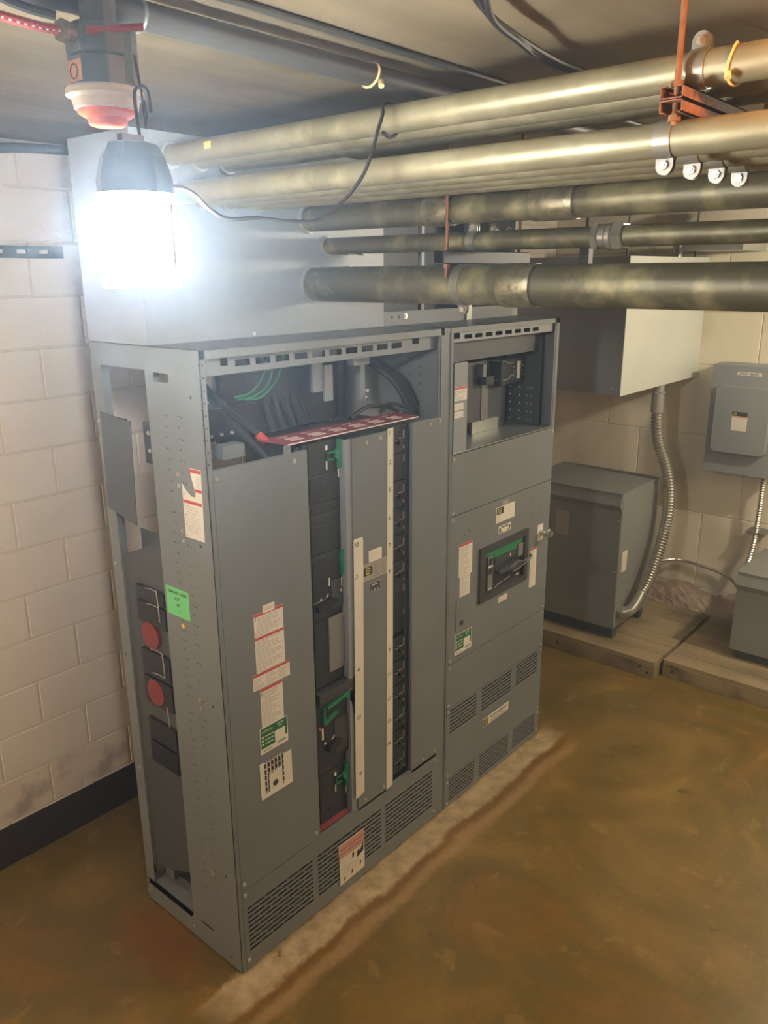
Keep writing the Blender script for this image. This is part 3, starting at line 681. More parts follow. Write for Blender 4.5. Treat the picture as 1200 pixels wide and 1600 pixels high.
pA = panel('upper_panel',S2,1.284,2.168,1.506,1.782)
pB = panel('breaker_panel',S2,1.278,2.170,.782,1.505, hl=[(1.555,1.922,1.044,1.268)])
pC = panel('middle_panel',S2,1.276,2.168,.553,.781)
v2 = slots(1.308,1.530,.411,.543,7,.045,.051,.0095)+slots(1.577,1.853,.411,.543,7,.045,.051,.0095)+slots(1.902,2.118,.417,.546,7,.045,.051,.0095)
pD = panel('vent_panel',S2,1.276,2.168,.168,.552, hl=v2)
v3 = slots(1.308,1.525,.032,.160,7,.045,.051,.0095)+slots(1.572,1.850,.032,.160,7,.045,.051,.0095)+slots(1.892,2.122,.040,.160,7,.045,.051,.0095)
pE = panel('vent_panel',S2,1.276,2.168,.014,.167, hl=v3)
MB().box(1.29,2.15,.018,.020,.02,.55).build('vent_shade_sheet','ink',S2)  # black sheet that keeps the slots of this section dark
screws(pB,F0,[(1.298,1.488),(1.298,.80),(2.150,.92),(2.150,.80)]); screws(pC,F0,[(1.292,.765),(1.292,.57),(2.150,.765),(2.152,.572)])
screws(pD,F0,[(1.292,.535),(1.292,.185),(2.152,.538),(2.152,.182)]); screws(pE,F0,[(1.292,.150),(1.292,.03),(2.150,.150),(2.150,.035)])
screws(pA,F0,[(1.298,1.52),(1.298,1.765),(2.15,1.765)])
holes(pB,F0,[(1.43,1.41),(1.40,1.40),(1.985,1.44),(2.075,1.475),(1.985,1.36),(2.07,1.38),(2.075,1.14),(2.075,1.10)],.004)
# main breaker window
o_, i_ = (1.517,1.020,1.947,1.296), (1.562,1.050,1.915,1.262)
def bevframe(mb,P,o,i,h0,h1,hi):
    A = [(o[0],o[1]),(o[2],o[1]),(o[2],o[3]),(o[0],o[3])]; B = [(i[0],i[1]),(i[2],i[1]),(i[2],i[3]),(i[0],i[3])]
    vs = [P(u,v,h0) for u,v in A]+[P(u,v,h1) for u,v in A]+[P(u,v,h1*.9) for u,v in B]+[P(u,v,hi) for u,v in B]
    fs = []
    for k in range(4):
        n = (k+1)%4; fs += [(k,n,4+n,4+k),(4+k,4+n,8+n,8+k),(8+k,8+n,12+n,12+k)]
    return mb.add(vs,fs)
mf = bevframe(MB(),F0,o_,i_,0,.012,-.006).build('window_frame','charcoal',S2)
MBk = MB().box(1.56,1.918,.006,.10,1.048,1.264).build('main_breaker','breaker',S2)
P = front(.006)
quad(MB(),P,[(1.568,1.236),(1.905,1.236),(1.905,1.256),(1.568,1.256)],0,.008).build('green_strip','handle_green',MBk)
quad(MB(),P,[(1.645,1.217),(1.84,1.217),(1.855,1.236),(1.645,1.236)],0,.010).build('green_strip_lower','handle_green',MBk)
t_ = MB(); rect(t_,P,1.597,1.640,1.06,1.232,0,.006); t_.build('trip_unit','greyplate',MBk)
t_ = MB(); rect(t_,P,1.600,1.637,1.178,1.184,.006,.008); 
for k in range(3): rect(t_,P,1.600+.013*k,1.608+.013*k,1.062,1.068,.006,.008)
t_.build('pale_bar','white',MBk)
t_ = MB(); rect(t_,P,1.603,1.634,1.190,1.222,.006,.007); rect(t_,P,1.603,1.634,1.140,1.172,.006,.007); t_.build('display','ink',MBk)
quad(MB(),P,[(1.66,1.15),(1.83,1.165),(1.86,1.15),(1.86,1.120),(1.83,1.115),(1.75,1.128),(1.66,1.135)],0,.035).build('rotary_handle','charcoal',MBk,bevel=.003)
t_ = MB(); t_.tube([P(1.77,1.118,.038),P(1.83,1.122,.040),P(1.87,1.136,.045),P(1.935,1.150,.05)],.0022,6); t_.tube([P(1.75,1.145,.038),P(1.82,1.160,.040),P(1.87,1.152,.045),P(1.935,1.158,.05)],.002,6); t_.build('handle_edge','greyplate',MBk,smooth=True)
MB().lathe((1.945,-.022,1.154),[(.004,0),(.010,-.003),(.010,-.010),(.004,-.014)],16,'y').build('lock_knob','charcoal',MBk,smooth=True)
rect(MB(),P,1.66,1.855,1.172,1.212,0,.004).build('upper_cover','charcoal',MBk)
rect(MB(),P,1.86,1.905,1.165,1.232,0,.012).build('upper_block','greyplate',MBk)
rect(MB(),P,1.862,1.890,1.062,1.070,.0,.003).build('small_badge','faint',MBk)
t_ = MB(); t_.tube([P(1.665,1.055,.004),P(1.69,1.066,.004),P(1.73,1.070,.004)],.0015,5); t_.tube([P(1.745,1.072,.004),P(1.80,1.078,.004)],.0015,5); t_.build('clear_edge','faint',MBk)
rect(MB(),P,1.795,1.801,1.185,1.200,.004,.006).build('white_dot','white',MBk)
# labels, hatch and lock
np_ = rect(MB(),F0,1.652,1.817,1.388,1.466,.0006,.001).build('rating_label','white',S2)
rect(MB(),F0,1.657,1.716,1.428,1.462,.001,.0012).build('dark_field','charcoal',np_); logo(np_,F0,1.672,1.432,.024,.0013)
pr = MB(); [rect(pr,F0,1.660,1.66+random.uniform(.025,.05),1.393+.006*k,1.3945+.006*k,.001,.0013) for k in range(5)]; pr.build('print_lines','faint',np_)
rect(MB(),F0,1.705,1.757,1.462,1.489,.0002,.0007).build('small_label','silverlab',S2)
ab = rect(MB(),F0,1.679,1.788,1.329,1.367,.0006,.001).build('outline_label','white',S2)
pr = MB()
for u,v,w_2,h_2 in ((1.684,1.338,.014,.018),(1.768,1.340,.014,.014),(1.70,1.355,.065,.006),(1.684,1.332,.03,.004),(1.752,1.333,.03,.004)): rect(pr,F0,u,u+w_2,v,v+h_2,.001,.0013)
pr.build('dark_marks','ink',ab)
warning(S2,F0,1.353,1.459,1.200,1.358,rows=17,headh=.011); warning(S2,front(-.0003),1.363,1.445,1.100,1.206,rows=12,head=None,figure=False,name='notice_label')
warning(S2,F0,1.992,2.054,.953,1.169,rows=26,headh=.011)
c_ = rect(MB(),F0,2.053,2.108,1.194,1.283,.0006,.0012).build('lock_plate','white',S2)
lk = MB(); lk.cyl((2.085,-.001,1.240),(2.085,-.06,1.240),.013,14); lk.cyl((2.055,-.03,1.246),(2.125,-.03,1.246),.006,10); lk.box(2.070,2.112,-.055,-.030,1.222,1.236); lk.build('key_lock','screw',S2,smooth=True)
lk = MB(); lk.cyl((2.085,-.06,1.240),(2.085,-.066,1.240),.016,14).build('lock_cap','zinc',S2,smooth=True)
c_ = rect(MB(),F0,1.698,1.777,.965,.994,.0006,.001).build('small_label','white',S2); pr = MB(); [rect(pr,F0,1.705,1.77,.971+.006*k,.9725+.006*k,.001,.0013) for k in range(3)]; pr.build('print_lines','pink',c_)
ht = rect(MB(),F0,1.337,1.493,.943,1.093,.0006,.0035).build('hinged_hatch','grey',S2, bevel=.001)
MB().cyl(F0(1.380,.972,.003),F0(1.380,.972,.006),.012,16).build('latch','charcoal',ht)
rect(MB(),F0,1.337,1.493,.940,.943,.0006,.005).build('hatch_lip','galv',ht)
green_label(S2,F0,1.334,1.471,.815,.918)
bd = rect(MB(),F0,1.595,1.833,.313,.360,.0006,.0018).build('name_badge','white',S2); bd['label'] = 'white maker badge with yellow logo'
rect(MB(),F0,1.598,1.642,.316,.357,.0018,.002).build('badge_ground','ink',bd)
mb = MB(); s_ = .030; u0_,v0_ = 1.605,.322
for (a0,a1,b0,b1) in ((0,s_,0,.005),(0,s_,s_-.005,s_),(0,.005,0,s_),(s_-.005,s_,0,s_)): rect(mb,F0,u0_+a0,u0_+a1,v0_+b0,v0_+b1,.002,.0024)
text_mesh(mb,F0,'D',u0_+.009,v0_+.008,.019,.002,.0024,bold=True); mb.build('square_d_logo','yellow',bd)
text_part(bd,F0,[('SQUARE D',1.662,.337,.022,.155),('by Schneider Electric',1.662,.321,.012,.150)],h=.0018)

# ================================================================== PULL BOX over the switchboard
PT = 2.958; PY = .262; PX = 1.147
PB = root('pull_box', (0,PY,H), 'long grey pull box standing on the switchboard with conduits entering its front', 'pull box')
MB().box(.0,PX,PY,PY+.002,H+.001,PT).build('front_cover','grey2',PB)
MB().box(.0,.002,PY+.002,D,H+.001,PT).build('left_end','grey2',PB)
MB().box(.0,2.20,PY+.002,D,PT-.002,PT).build('top_sheet','grey2',PB)
MB().box(.002,2.20,D-.002,D,H+.001,PT).build('rear_sheet','darkgrey',PB)
MB().box(2.198,2.20,PY+.002,D,H+.001,PT).box(2.15,2.20,PY,PY+.002,H+.001,PT).build('right_end','grey2',PB)
MB().box(PX+.002,2.15,PY,PY+.002,H+.001,H+.058).build('flange','grey',PB)
MB().box(PX+.002,2.15,PY,PY+.002,PT-.03,PT-.003).build('flange','grey',PB)
holes(PB,front(PY),[(1.20,H+.035),(1.245,H+.036)],.008)
screws(PB,front(PY),[(1.29,H+.037)],.010); screws(PB,front(PY),[(.44,H+.012),(1.2,PT-.2)],.005)
MB().box(1.735,1.775,PY-.01,PY+.0,H+.001,H+.19).build('vertical_stiffener','galv',PB)
MB().box(1.40,1.42,PY,PY+.02,H+.06,PT-.03).build('inner_stiffener','grey2',PB)

# ================================================================== CONDUITS along y
def conduit(label, x, z, r, y_end, group, couplings=(), clamps=(), locknut=True, y0=-3.4, mname='conduit', y_bolt_up=False):
    c = root('conduit', (x,y_end,z), label, 'conduit', group)
    MB().cyl((x,y0,z),(x,y_end,z),r,28).build('pipe',mname,c,smooth=True)
    for (a,b) in couplings:
        rr = r+.0045
        MB().lathe((x,0,z),[(r,b+.0005),(rr-.001,b),(rr,b-.003),(rr,a+.003),(rr-.001,a),(r,a-.0005)],28,'y').build('coupling','coupling',c,smooth=True)
        MB().lathe((x,0,z),[(r+.0008,a-.007),(r+.0008,a-.0006)],28,'y').build('dark_joint','gap',c)
    for (yc,up) in clamps:
        s = 1 if up else -1
        k = MB().lathe((x,0,z),[(r+.001,yc+.017),(r+.0028,yc+.016),(r+.0028,yc-.016),(r+.001,yc-.017)],28,'y')
        k.box(x-.004,x+.016,yc-.017,yc+.017,z+s*(r+.001),z+s*(r+.022)) if False else None
        cl = k.build('strap','zinc',c,smooth=True)
        e = MB()
        for dx in (-.006,.005):
            # two ears with a rounded outline, one each side of the bolt
            pts = [(yc-.017,z+s*r)]+[(yc-.017*math.cos(t),z+s*(r+.014)+s*.017*math.sin(t)) for t in [math.pi*i/8 for i in range(9)]]+[(yc+.017,z+s*r)]
            e.prism(pts, x+dx, x+dx+.0025, lambda u,v,h: (h,u,v))
        e.build('strap_ear','zinc',cl)
        MB().cyl((x-.014,yc,z+s*(r+.014)),(x+.015,yc,z+s*(r+.014)),.0042,10).cyl((x-.011,yc,z+s*(r+.014)),(x-.006,yc,z+s*(r+.014)),.0085,6).build('strap_bolt','screw',cl)
    if locknut:
        MB().lathe((x,0,z),[(r,y_end-.016),(r+.006,y_end-.015),(r+.007,y_end-.001),(r,y_end)],28,'y').build('locknut','galv',c,smooth=True)
    return c
PE = PY-.0005
g1 = 'highest row of conduits below the ceiling'
Y1, Y2 = -1.345, -.42
c1 = conduit('topmost galvanized conduit, the one looped by the thin black cable',.137,2.891,.0315,PE,g1,clamps=[(Y1-.02,True)])
conduit('upper row conduit directly behind the topmost front conduit',.247,2.891,.0315,PE,g1)
conduit('upper row conduit third back from the cable-looped front one',.357,2.891,.0315,PE,g1)
g2 = 'second row of conduits with dangling strap ears'
c2 = conduit('front conduit of second row, its big strap turned light by rust rod',.137,2.779,.0315,PE,g2,couplings=[(Y1-.075,Y1-.002)] and [],clamps=[(Y1+.03,False)])
conduit('second conduit back in the row with dangling strap ears',.250,2.779,.0315,PE,g2,clamps=[(Y1+.02,False)])
conduit('third conduit back in the row with dangling strap ears',.362,2.779,.0315,PE,g2,clamps=[(Y1+.01,False)])
conduit('rearmost conduit in the row with dangling strap ears',.474,2.779,.0315,PE,g2,clamps=[(Y1,False)])
MB().tube([(.137+.034*math.cos(t),-1.427+.004*math.sin(t*2),2.891+.034*math.sin(t)) for t in [2*math.pi*i/24 for i in range(25)]],.0024,6).cyl((.103,-1.427,2.872),(.098,-1.43,2.862),.006,8).build('cable_tie','tie',c1,smooth=True)
MB().box(.1035,.1065,.015,.045,2.886,2.905).build('paper_tag','yellowtag',c1)
conduit('large mottled conduit with dark coupling joints below the two rows',.718,2.729,.043,PE,'lower group of conduits',mname='conduit_dull',couplings=[(-.83,-.69),(-.40,-.30)])
conduit('slim conduit with hexagonal compression coupling between two big ones',.814,2.638,.029,PE,'lower group of conduits',mname='conduit_dull',clamps=[(-.412,True)])
hexc = [o for o in bpy.data.objects if o.name.startswith('conduit') and o.type=='EMPTY'][-1]
for (a,b,rr,n) in ((-.858,-.836,.040,6),(-.882,-.858,.034,24),(-.900,-.882,.037,24),(-.935,-.900,.041,6)):
    MB().lathe((.814,0,2.638),[(rr*.93,b),(rr,b-.003),(rr,a+.003),(rr*.93,a)],n,'y').build('compression_nut' if n==6 else 'compression_ring','zinc',hexc)
conduit('fat lowest conduit with worn coupling and white strap',.740,2.501,.0615,PE,'lower group of conduits',mname='conduit_dull',couplings=[(-.70,-.585)],clamps=[(-.428,False)])
conduit('slim conduit hidden behind the hex-coupled one',.925,2.638,.025,PE,'slim conduits behind the front ones',mname='conduit_dull',clamps=[(-.412,True)])
conduit('rear slim conduit, second behind the hex-coupled one',1.020,2.638,.025,PE,'slim conduits behind the front ones',mname='conduit_dull',clamps=[(-.412,True)])
conduit('conduit hidden behind the fat lowest one',.935,2.520,.042,PE,'slim conduits behind the front ones',mname='conduit_dull',clamps=[(-.425,False)])
# ceiling conduit along x with ties
cc = root('ceiling_conduit', (-2.0,-.565,3.0), 'dark grey conduit running across the ceiling above the work light', 'conduit')
MB().cyl((-3.2,-.565,2.996),(1.6,-.565,2.996),.025,24).build('pipe','pipegrey',cc,smooth=True)
MB().tube([(.14+.03*math.sin(t*1.0)*.3,-.565+.0275*math.cos(t),2.996+.0275*math.sin(t)) for t in [2*math.pi*i/20 for i in range(21)]],.0032,6).cyl((.14,-.598,2.978),(.132,-.606,2.966),.007,8).build('cable_tie','tie',cc,smooth=True)
MB().tube([(-.50,-.565+.027*math.cos(t),2.996+.027*math.sin(t)) for t in [2*math.pi*i/20 for i in range(21)]],.004,6).build('pipe_hanger','grey',cc,smooth=True)
tag(MB().cyl((-3.2,-.66,3.031),(1.6,-.66,3.031),.008,12).build('thin_ceiling_conduit','pipegrey',smooth=True),'thin dark conduit beside the thicker ceiling conduit','conduit')  # rod stands in for the conduit's shadow on the ceiling

# trapeze hangers
def strut_channel(mb, x0,x1,y,z0,z1,w=.021,t=.0025,flip=False):
    mb.box(x0,x1,y-w,y-w+t,z0,z1); mb.box(x0,x1,y+w-t,y+w,z0,z1)
    za, zb = (z1-t,z1) if flip else (z0,z0+t); mb.box(x0,x1,y-w,y+w,za,zb)
    zc_, zd = (z0,z0+t) if flip else (z1-t,z1)
    mb.box(x0,x1,y-w,y-w+.009,zc_,zd); mb.box(x0,x1,y+w-.009,y+w,zc_,zd); return mb
T1 = root('trapeze_hanger', (.10,Y1,2.82), 'rusty double strut hanger with threaded rod between the two conduit rows', 'hanger')
strut_channel(MB(),.066,.62,Y1,2.836,2.858).build('upper_strut','rust',T1); strut_channel(MB(),.066,.62,Y1,2.8125,2.8345,flip=True).build('lower_strut','rust',T1)
MB().cyl((.088,Y1,2.795),(.088,Y1,CZ),.0055,10).build('threaded_rod','rust',T1,smooth=True)
MB().cyl((.60,Y1,2.795),(.60,Y1,CZ),.0055,10).build('threaded_rod','rust',T1,smooth=True)
MB().cyl((.088,Y1,2.858),(.088,Y1,2.868),.011,6).build('rod_nut','rust',T1); MB().cyl((.088,Y1,2.802),(.088,Y1,2.812),.011,6).build('rod_nut','rust',T1)
T2 = root('trapeze_hanger', (.65,Y2,2.565), 'dark strut hanger on rusty rod between the slim and fat conduits', 'hanger')
strut_channel(MB(),.615,1.12,Y2,2.566,2.606).build('strut','strut',T2)
MB().cyl((.655,Y2,2.525),(.655,Y2,2.99),.0055,10).build('threaded_rod','rust',T2,smooth=True); MB().cyl((1.08,Y2,2.54),(1.08,Y2,2.99),.0055,10).build('threaded_rod','rust',T2,smooth=True)
MB().cyl((.655,Y2,2.606),(.655,Y2,2.616),.011,6).cyl((.655,Y2,2.553),(.655,Y2,2.565),.011,6).box(.625,.655,Y2-.02,Y2-.017,2.58,2.584).box(.625,.629,Y2-.02,Y2-.017,2.566,2.606).build('rusty_end','rust',T2)
tag(MB().box(1.565,1.60,-.44,-.40,2.56,2.64).box(1.53,1.63,-.46,-.38,2.63,2.655).cyl((1.58,-.42,2.65),(1.58,-.42,CZ),.006,8).build('beam_bracket','strut'),'dark bracket hanging behind the compression coupling','bracket')
# orange conduit stub by last strap
tag(MB().cyl((.53,-1.55,2.735),(.55,-2.9,2.735),.008,12).build('orange_tube','orangeconduit',smooth=True),'short bright orange tube past the hanging strap ears','tube')

# ================================================================== LED WORK LIGHT on its lampholder
LX, LY = -.655, -.742
lp = root('work_light', (LX,LY,2.52), 'glaring white LED work light with dark top hanging from the lampholder', 'work light')
def ngon(r, n=8, rot=math.pi/8): return [(r*math.cos(rot+2*math.pi*i/n), r*math.sin(rot+2*math.pi*i/n)) for i in range(n)]
Pz = lambda u,v,h: (LX+u, LY+v, h)
MB().prism(ngon(.054,16),2.532,2.655,Pz).build('led_column','led',lp)
for k in range(8):
    a = 2*math.pi*(k+.5)/8; MB().cyl((LX+.062*math.cos(a),LY+.062*math.sin(a),2.522),(LX+.062*math.cos(a),LY+.062*math.sin(a),2.665),.0022,6).build('cage_bar','lens',lp)
MB().lathe((LX,LY,0),[(.056,2.519),(.064,2.520),(.066,2.526),(.064,2.532),(.056,2.531)],32).build('bottom_ring','lens',lp,smooth=True)
MB().lathe((LX,LY,0),[(.056,2.656),(.066,2.657),(.066,2.664),(.062,2.670)],32).build('top_ring','lens',lp,smooth=True)
MB().lathe((LX,LY,0),[(.062,2.668),(.063,2.690),(.053,2.725),(.042,2.745),(.033,2.748)],8).build('housing','lampbody',lp)
MB().box(LX-.02,LX+.02,LY-.008,LY+.008,2.745,2.760).build('switch_cap','lampbody',lp)
MB().tube(spline([(LX+.02,LY,2.745),(LX+.015,LY,2.79),(LX+.02,LY+.005,2.83),(LX+.045,LY+.01,2.835),(LX+.05,LY+.01,2.80)],6),.003,6).build('hook','black',lp,smooth=True)
# lampholder and stacked octagon boxes
KX, KY = -.630, -.640
lh = root('lampholder', (KX,KY,2.784), 'blue-grey ceiling box with white lampholder and orange socket', 'lampholder')
DZ = -.036
Pk = lambda u,v,h: (KX+u, KY+v, h+DZ)
MB().prism(ngon(.056),2.878,2.925,Pk).build('lower_box','bluetool',lh,bevel=.002)
MB().prism(ngon(.057),2.927,2.972,Pk).build('upper_box','bluetool',lh,bevel=.002)
MB().cyl((KX,KY,2.93),(KX,KY,CZ),.03,12).build('box_stem','bluetool',lh)
MB().lathe((KX,KY,DZ),[(.060,2.880),(.064,2.876),(.064,2.867),(.056,2.862),(.053,2.848),(.050,2.846)],36).build('white_shade_ring','ceramic',lh,smooth=True)
MB().lathe((KX,KY,DZ),[(.049,2.846),(.048,2.841),(.038,2.835),(.034,2.834),(.031,2.824),(.026,2.822)],36).build('orange_socket','orange',lh,smooth=True)
# copper knockout plate on the face toward the camera, olive plate to the right
f1 = Vector((-.56,-.83,0)).normalized(); r1 = Vector((f1.y*-1,f1.x,0))*1
def onface(dirv, dist):
    n_ = Vector((dirv[0],dirv[1],0)).normalized(); t_ = Vector((-n_.y,n_.x,0))
    return lambda u,v,h: tuple(Vector((KX,KY,0))+n_*(dist+h)+t_*u+Vector((0,0,v+DZ)))
Fk = onface((math.cos(math.pi),math.sin(math.pi)),.0525)
cp = rect(MB(),Fk,-.020,.022,2.884,2.916,0,.001).build('knockout_plate','copper',lh)
q = MB(); q.lathe((0,0,0),[(.011,0)],1) if False else None
ko = MB(); ko.tube([Fk(.011*math.cos(t),2.899+.011*math.sin(t),.0015) for t in [2*math.pi*i/20 for i in range(21)]],.0012,5).build('knockout_ring','ink',cp)
rect(MB(),onface((.7,-.7),.056),-.03,.02,2.885,2.972,-.03,.0).build('olive_plate','olive',lh)
MB().cyl((KX-.045,KY-.035,2.919),(KX+.035,KY-.075,2.932),.006,8).build('red_connector','redcable',lh)
MB().cyl((KX-.056,KY-.01,2.916),(KX-.082,KY-.015,2.917),.014,14).cyl((KX-.070,KY-.012,2.916),(KX-.078,KY-.013,2.917),.018,8).build('cable_connector','zinc',lh,smooth=True)
MB().tube(spline([(KX+.03,KY-.05,2.894),(KX+.035,KY-.055,2.834),(KX+.035,KY-.055,2.804),(KX+.045,KY-.045,2.784),(KX+.058,KY-.03,2.814),(KX+.055,KY-.02,2.864)],6),.0024,6).build('hanging_loop','black',lh,smooth=True)
mc = root('armoured_cable', (KX-.08,KY,2.95), 'red and white striped armoured cable entering the ceiling box', 'cable')
pth = resample(spline([(KX-.082,KY-.014,2.917),(KX-.12,KY-.02,2.913),(KX-.20,KY-.02,2.918),(KX-.32,KY+.0,2.94),(KX-.7,KY+.02,3.0)],10),.004)
MB().tube(pth,.0075,8,ribs=.09).build('cable_armour','redcable',mc,smooth=True)
st_ = MB()
for i in range(0,len(pth)-2,3): st_.tube([pth[i]+Vector((0,-.0062,-.0036)),pth[i+1]+Vector((0,-.0062,-.0036))],.0016,5)
o = st_.build('white_stripe','ceramic',mc); o['kind'] = 'stuff'
tag(MB().tube(spline([(KX-.065,KY+.02,2.945),(KX-.12,KY+.04,2.955),(KX-.25,KY+.06,2.985),(KX-.7,KY+.06,3.03)],8),.008,8).build('black_cable','cable',smooth=True),'black cable above the red striped one along the ceiling','cable')
# black extension cord from the work light to the topmost conduit
def cp_(px,py,t):
    d = _f+_r*((px-600)/FPX)-_u*((py-800)/FPX); return Vector(CAMP)+d*t
cord = [(262,292,1.40),(285,294,1.42),(305,305,1.45),(325,325,1.48),(355,342,1.53),(400,341,1.60),(450,346,1.66),(490,345,1.71),(515,332,1.75),(545,305,1.78),(568,272,1.80),(582,235,1.82),(590,205,1.83),(598,178,1.845)]
pts = [cp_(*c) for c in cord]
rr_ = .0315+.0065
pts += [Vector((.137-rr_*math.cos(t),-.625+.0*t,2.891+rr_*math.sin(t))) for t in (0.9,1.5,2.2,3.0,3.9,4.7,5.4)]
pts = [Vector((LX+.06,LY,2.70))]+pts
tag(MB().tube(spline(pts,6),.0042,8).build('extension_cord','cable',smooth=True),'thin black cord drooping from work light up over the topmost conduit','cord')
for k in range(3):
    tag(MB().tube(spline([(-.32+.03*k,-1.12-.02*k,3.03),(-.08+.015*k,-1.03,3.012-.004*k),(.10+.012*k,-.985,3.008-.006*k),(.34,-.955+.012*k,3.002),(.56,-.97+.012*k,2.99),(.9,-.9+.02*k,2.97)],8),.0065,8).build('black_ceiling_cable','cable',smooth=True),
        ['highest','middle','lowest hanging'][k]+' black cable of the loose bundle under the ceiling','cable','loose bundle of black cables under the ceiling')
# slotted strut on back wall, hanging cable at upper left
us = sheet_x(MB(),-1.6,.29,2.606,2.651,YB-.025,YB-.022,[(-1.55+.0915*k-.0,-1.51+.0915*k,2.622,2.637) for k in range(20)])
us.box(-1.6,.29,YB-.025,YB-.001,2.606,2.609).box(-1.6,.29,YB-.025,YB-.001,2.648,2.651)
tag(us.build('wall_strut','strut'),'slotted dark strut channel fixed high on the block wall','strut channel')
tag(MB().tube(spline([(-.40,1.10,2.93),(-.15,1.12,2.95),(.05,1.12,2.985),(.3,1.12,3.0)],8),.018,10).build('wall_conduit','darkgrey',smooth=True),'dark conduit sloping along the top of the block wall','conduit')

# ================================================================== HANGING WIREWAY BOX on right wall
HB = root('wall_box', (3.12,.09,1.82), 'pale box hung high beside the right wall with flexible conduit below', 'electrical box')
bxm = MB().box(3.12,XW-.002,.09,YB-.012,1.822,2.622).build('enclosure','grey2',HB)
MB().box(3.115,XW-.002,.086,.089,1.818,2.624).build('lit_end_face','litgrey',HB)  # light falling on this face is put into its paler grey
for (x,y) in ((3.16,.13),(4.22,.13)): MB().cyl((x,y,2.60),(x,y,CZ),.006,8).build('hanger_rod','strut',HB)
screws(HB,side(3.12),[(-.14,2.42),(-.14,1.86)],.005)
# flexible conduit from box to transformer
fx = root('flexible_conduit', (3.82,.15,1.82), 'ribbed metal flexible conduit curving from wall box to large transformer', 'conduit')
MB().cyl((3.80,.125,1.83),(3.80,.125,1.745),.036,20).cyl((3.80,.125,1.745),(3.80,.125,1.63),.043,20).cyl((3.80,.125,1.77),(3.80,.125,1.758),.045,6).build('upper_fitting','galv',fx,smooth=True)
pth = resample(spline([(3.80,.125,1.64),(3.80,.12,1.55),(3.81,.10,1.42),(3.84,.05,1.27),(3.85,.015,1.12),(3.84,0,.95),(3.80,.0,.80),(3.70,.0,.62),(3.60,.0,.50),(3.52,.01,.43)],10),.0105)
MB().tube(pth,.036,14,ribs=.10).build('ribbed_hose','flex',fx,smooth=False)
MB().tube(spline([(3.53,.01,.44),(3.47,.02,.375),(3.425,.04,.335),(3.405,.085,.32),(3.405,.115,.32)],6),.036,14).cyl((3.405,.075,.32),(3.405,.095,.32),.045,6).build('elbow_fitting','galv',fx,smooth=True)
tf = root('thin_flexible_conduit', (3.5,.1,.3), 'thin ribbed conduit running along the wall base between the transformers', 'conduit')
pth = resample(spline([(3.46,.10,.29),(3.60,.06,.285),(3.80,.10,.38),(4.05,.20,.44),(4.32,.10,.44),(4.34,-.10,.43),(4.32,-.30,.40),(4.15,-.46,.36),(3.98,-.56,.34)],10),.007)
MB().tube(pth,.0125,8,ribs=.07).build('ribbed_hose','flex',tf)

# ================================================================== TRANSFORMERS
def transformer(label, x0,x1,y0,y1,z0,z1,ZB,nameplate=None,sidelabel=None,group='grey dry-type transformers on the timber platforms'):
    T = root('transformer', (x0,y0,ZB), label, 'transformer', group)
    zt = z1-.13
    b = MB(); b.box(x0,x1,y0,y1,z0,z1-.006); b.build('enclosure','transformer',T,bevel=.003)
    # front face recessed look: sloped hood lip overhanging the -x face
    hd = MB(); pr_ = [(x0+.001,z1-.012),(x0-.012,z1-.012),(x0-.03,zt+.045),(x0+.001,zt)]
    hd.prism(pr_, y0+.004, y1-.004, lambda u,v,h: (u,h,v)); hd.build('hood_lip','transformer',T)
    MB().box(x0-.018,x1+.004,y0-.004,y1+.004,z1-.012,z1).build('top_cover','transformer',T,bevel=.003)
    MB().box(x0-.006,x0,y0+.003,y1-.003,z0,zt-.03).build('front_cover','transformer',T)
    for (a,c_) in ((x0+.03,x0+.09),(x1-.12,x1-.06)): MB().box(a,c_,y0+.02,y1-.02,ZB,z0).build('mounting_foot','darkgrey',T)
    screws(T,side(x0-.006),[(-y0-.02,zt-.06),(-y0-.02,(z0+zt)/2),(-y0-.02,z0+.05)],.005)
    screws(T,front(y0),[(x0+.12,z1-.05),(x1-.04,z1-.04),(x0+.04,z0+.05)],.005)
    if nameplate:
        a,b_,c_,d_ = nameplate; n_ = rect(MB(),side(x0-.006),-b_,-a,c_,d_,0,.001).build('nameplate','silverlab',T)
        pr = MB(); [rect(pr,side(x0-.006),-b_+.01,-a-.01-random.uniform(0,.03),c_+.015+.016*k,c_+.018+.016*k,.001,.0013) for k in range(9)]; pr.build('print_lines','print',n_)
    if sidelabel:
        a,b_,c_,d_ = sidelabel; n_ = rect(MB(),front(y0),a,b_,c_,d_,0,.001).build('side_label','white',T)
        pr = MB(); [rect(pr,front(y0),a+.006,b_-.006-random.uniform(0,.02),c_+.012+.013*k,c_+.0145+.013*k,.001,.0013) for k in range(9)]; pr.build('print_lines','faint',n_)
    return T
PZ = .118
transformer('large grey transformer beside switchboard with flexible conduit at its corner',3.345,3.93,.110,.86,.205,1.160,PZ,nameplate=(.486,.584,.800,.970),sidelabel=(3.395,3.47,.60,.745))
transformer('smaller grey transformer at the picture edge under the blue-grey disconnect',3.60,4.16,-1.25,-.575,.185,.722,PZ)

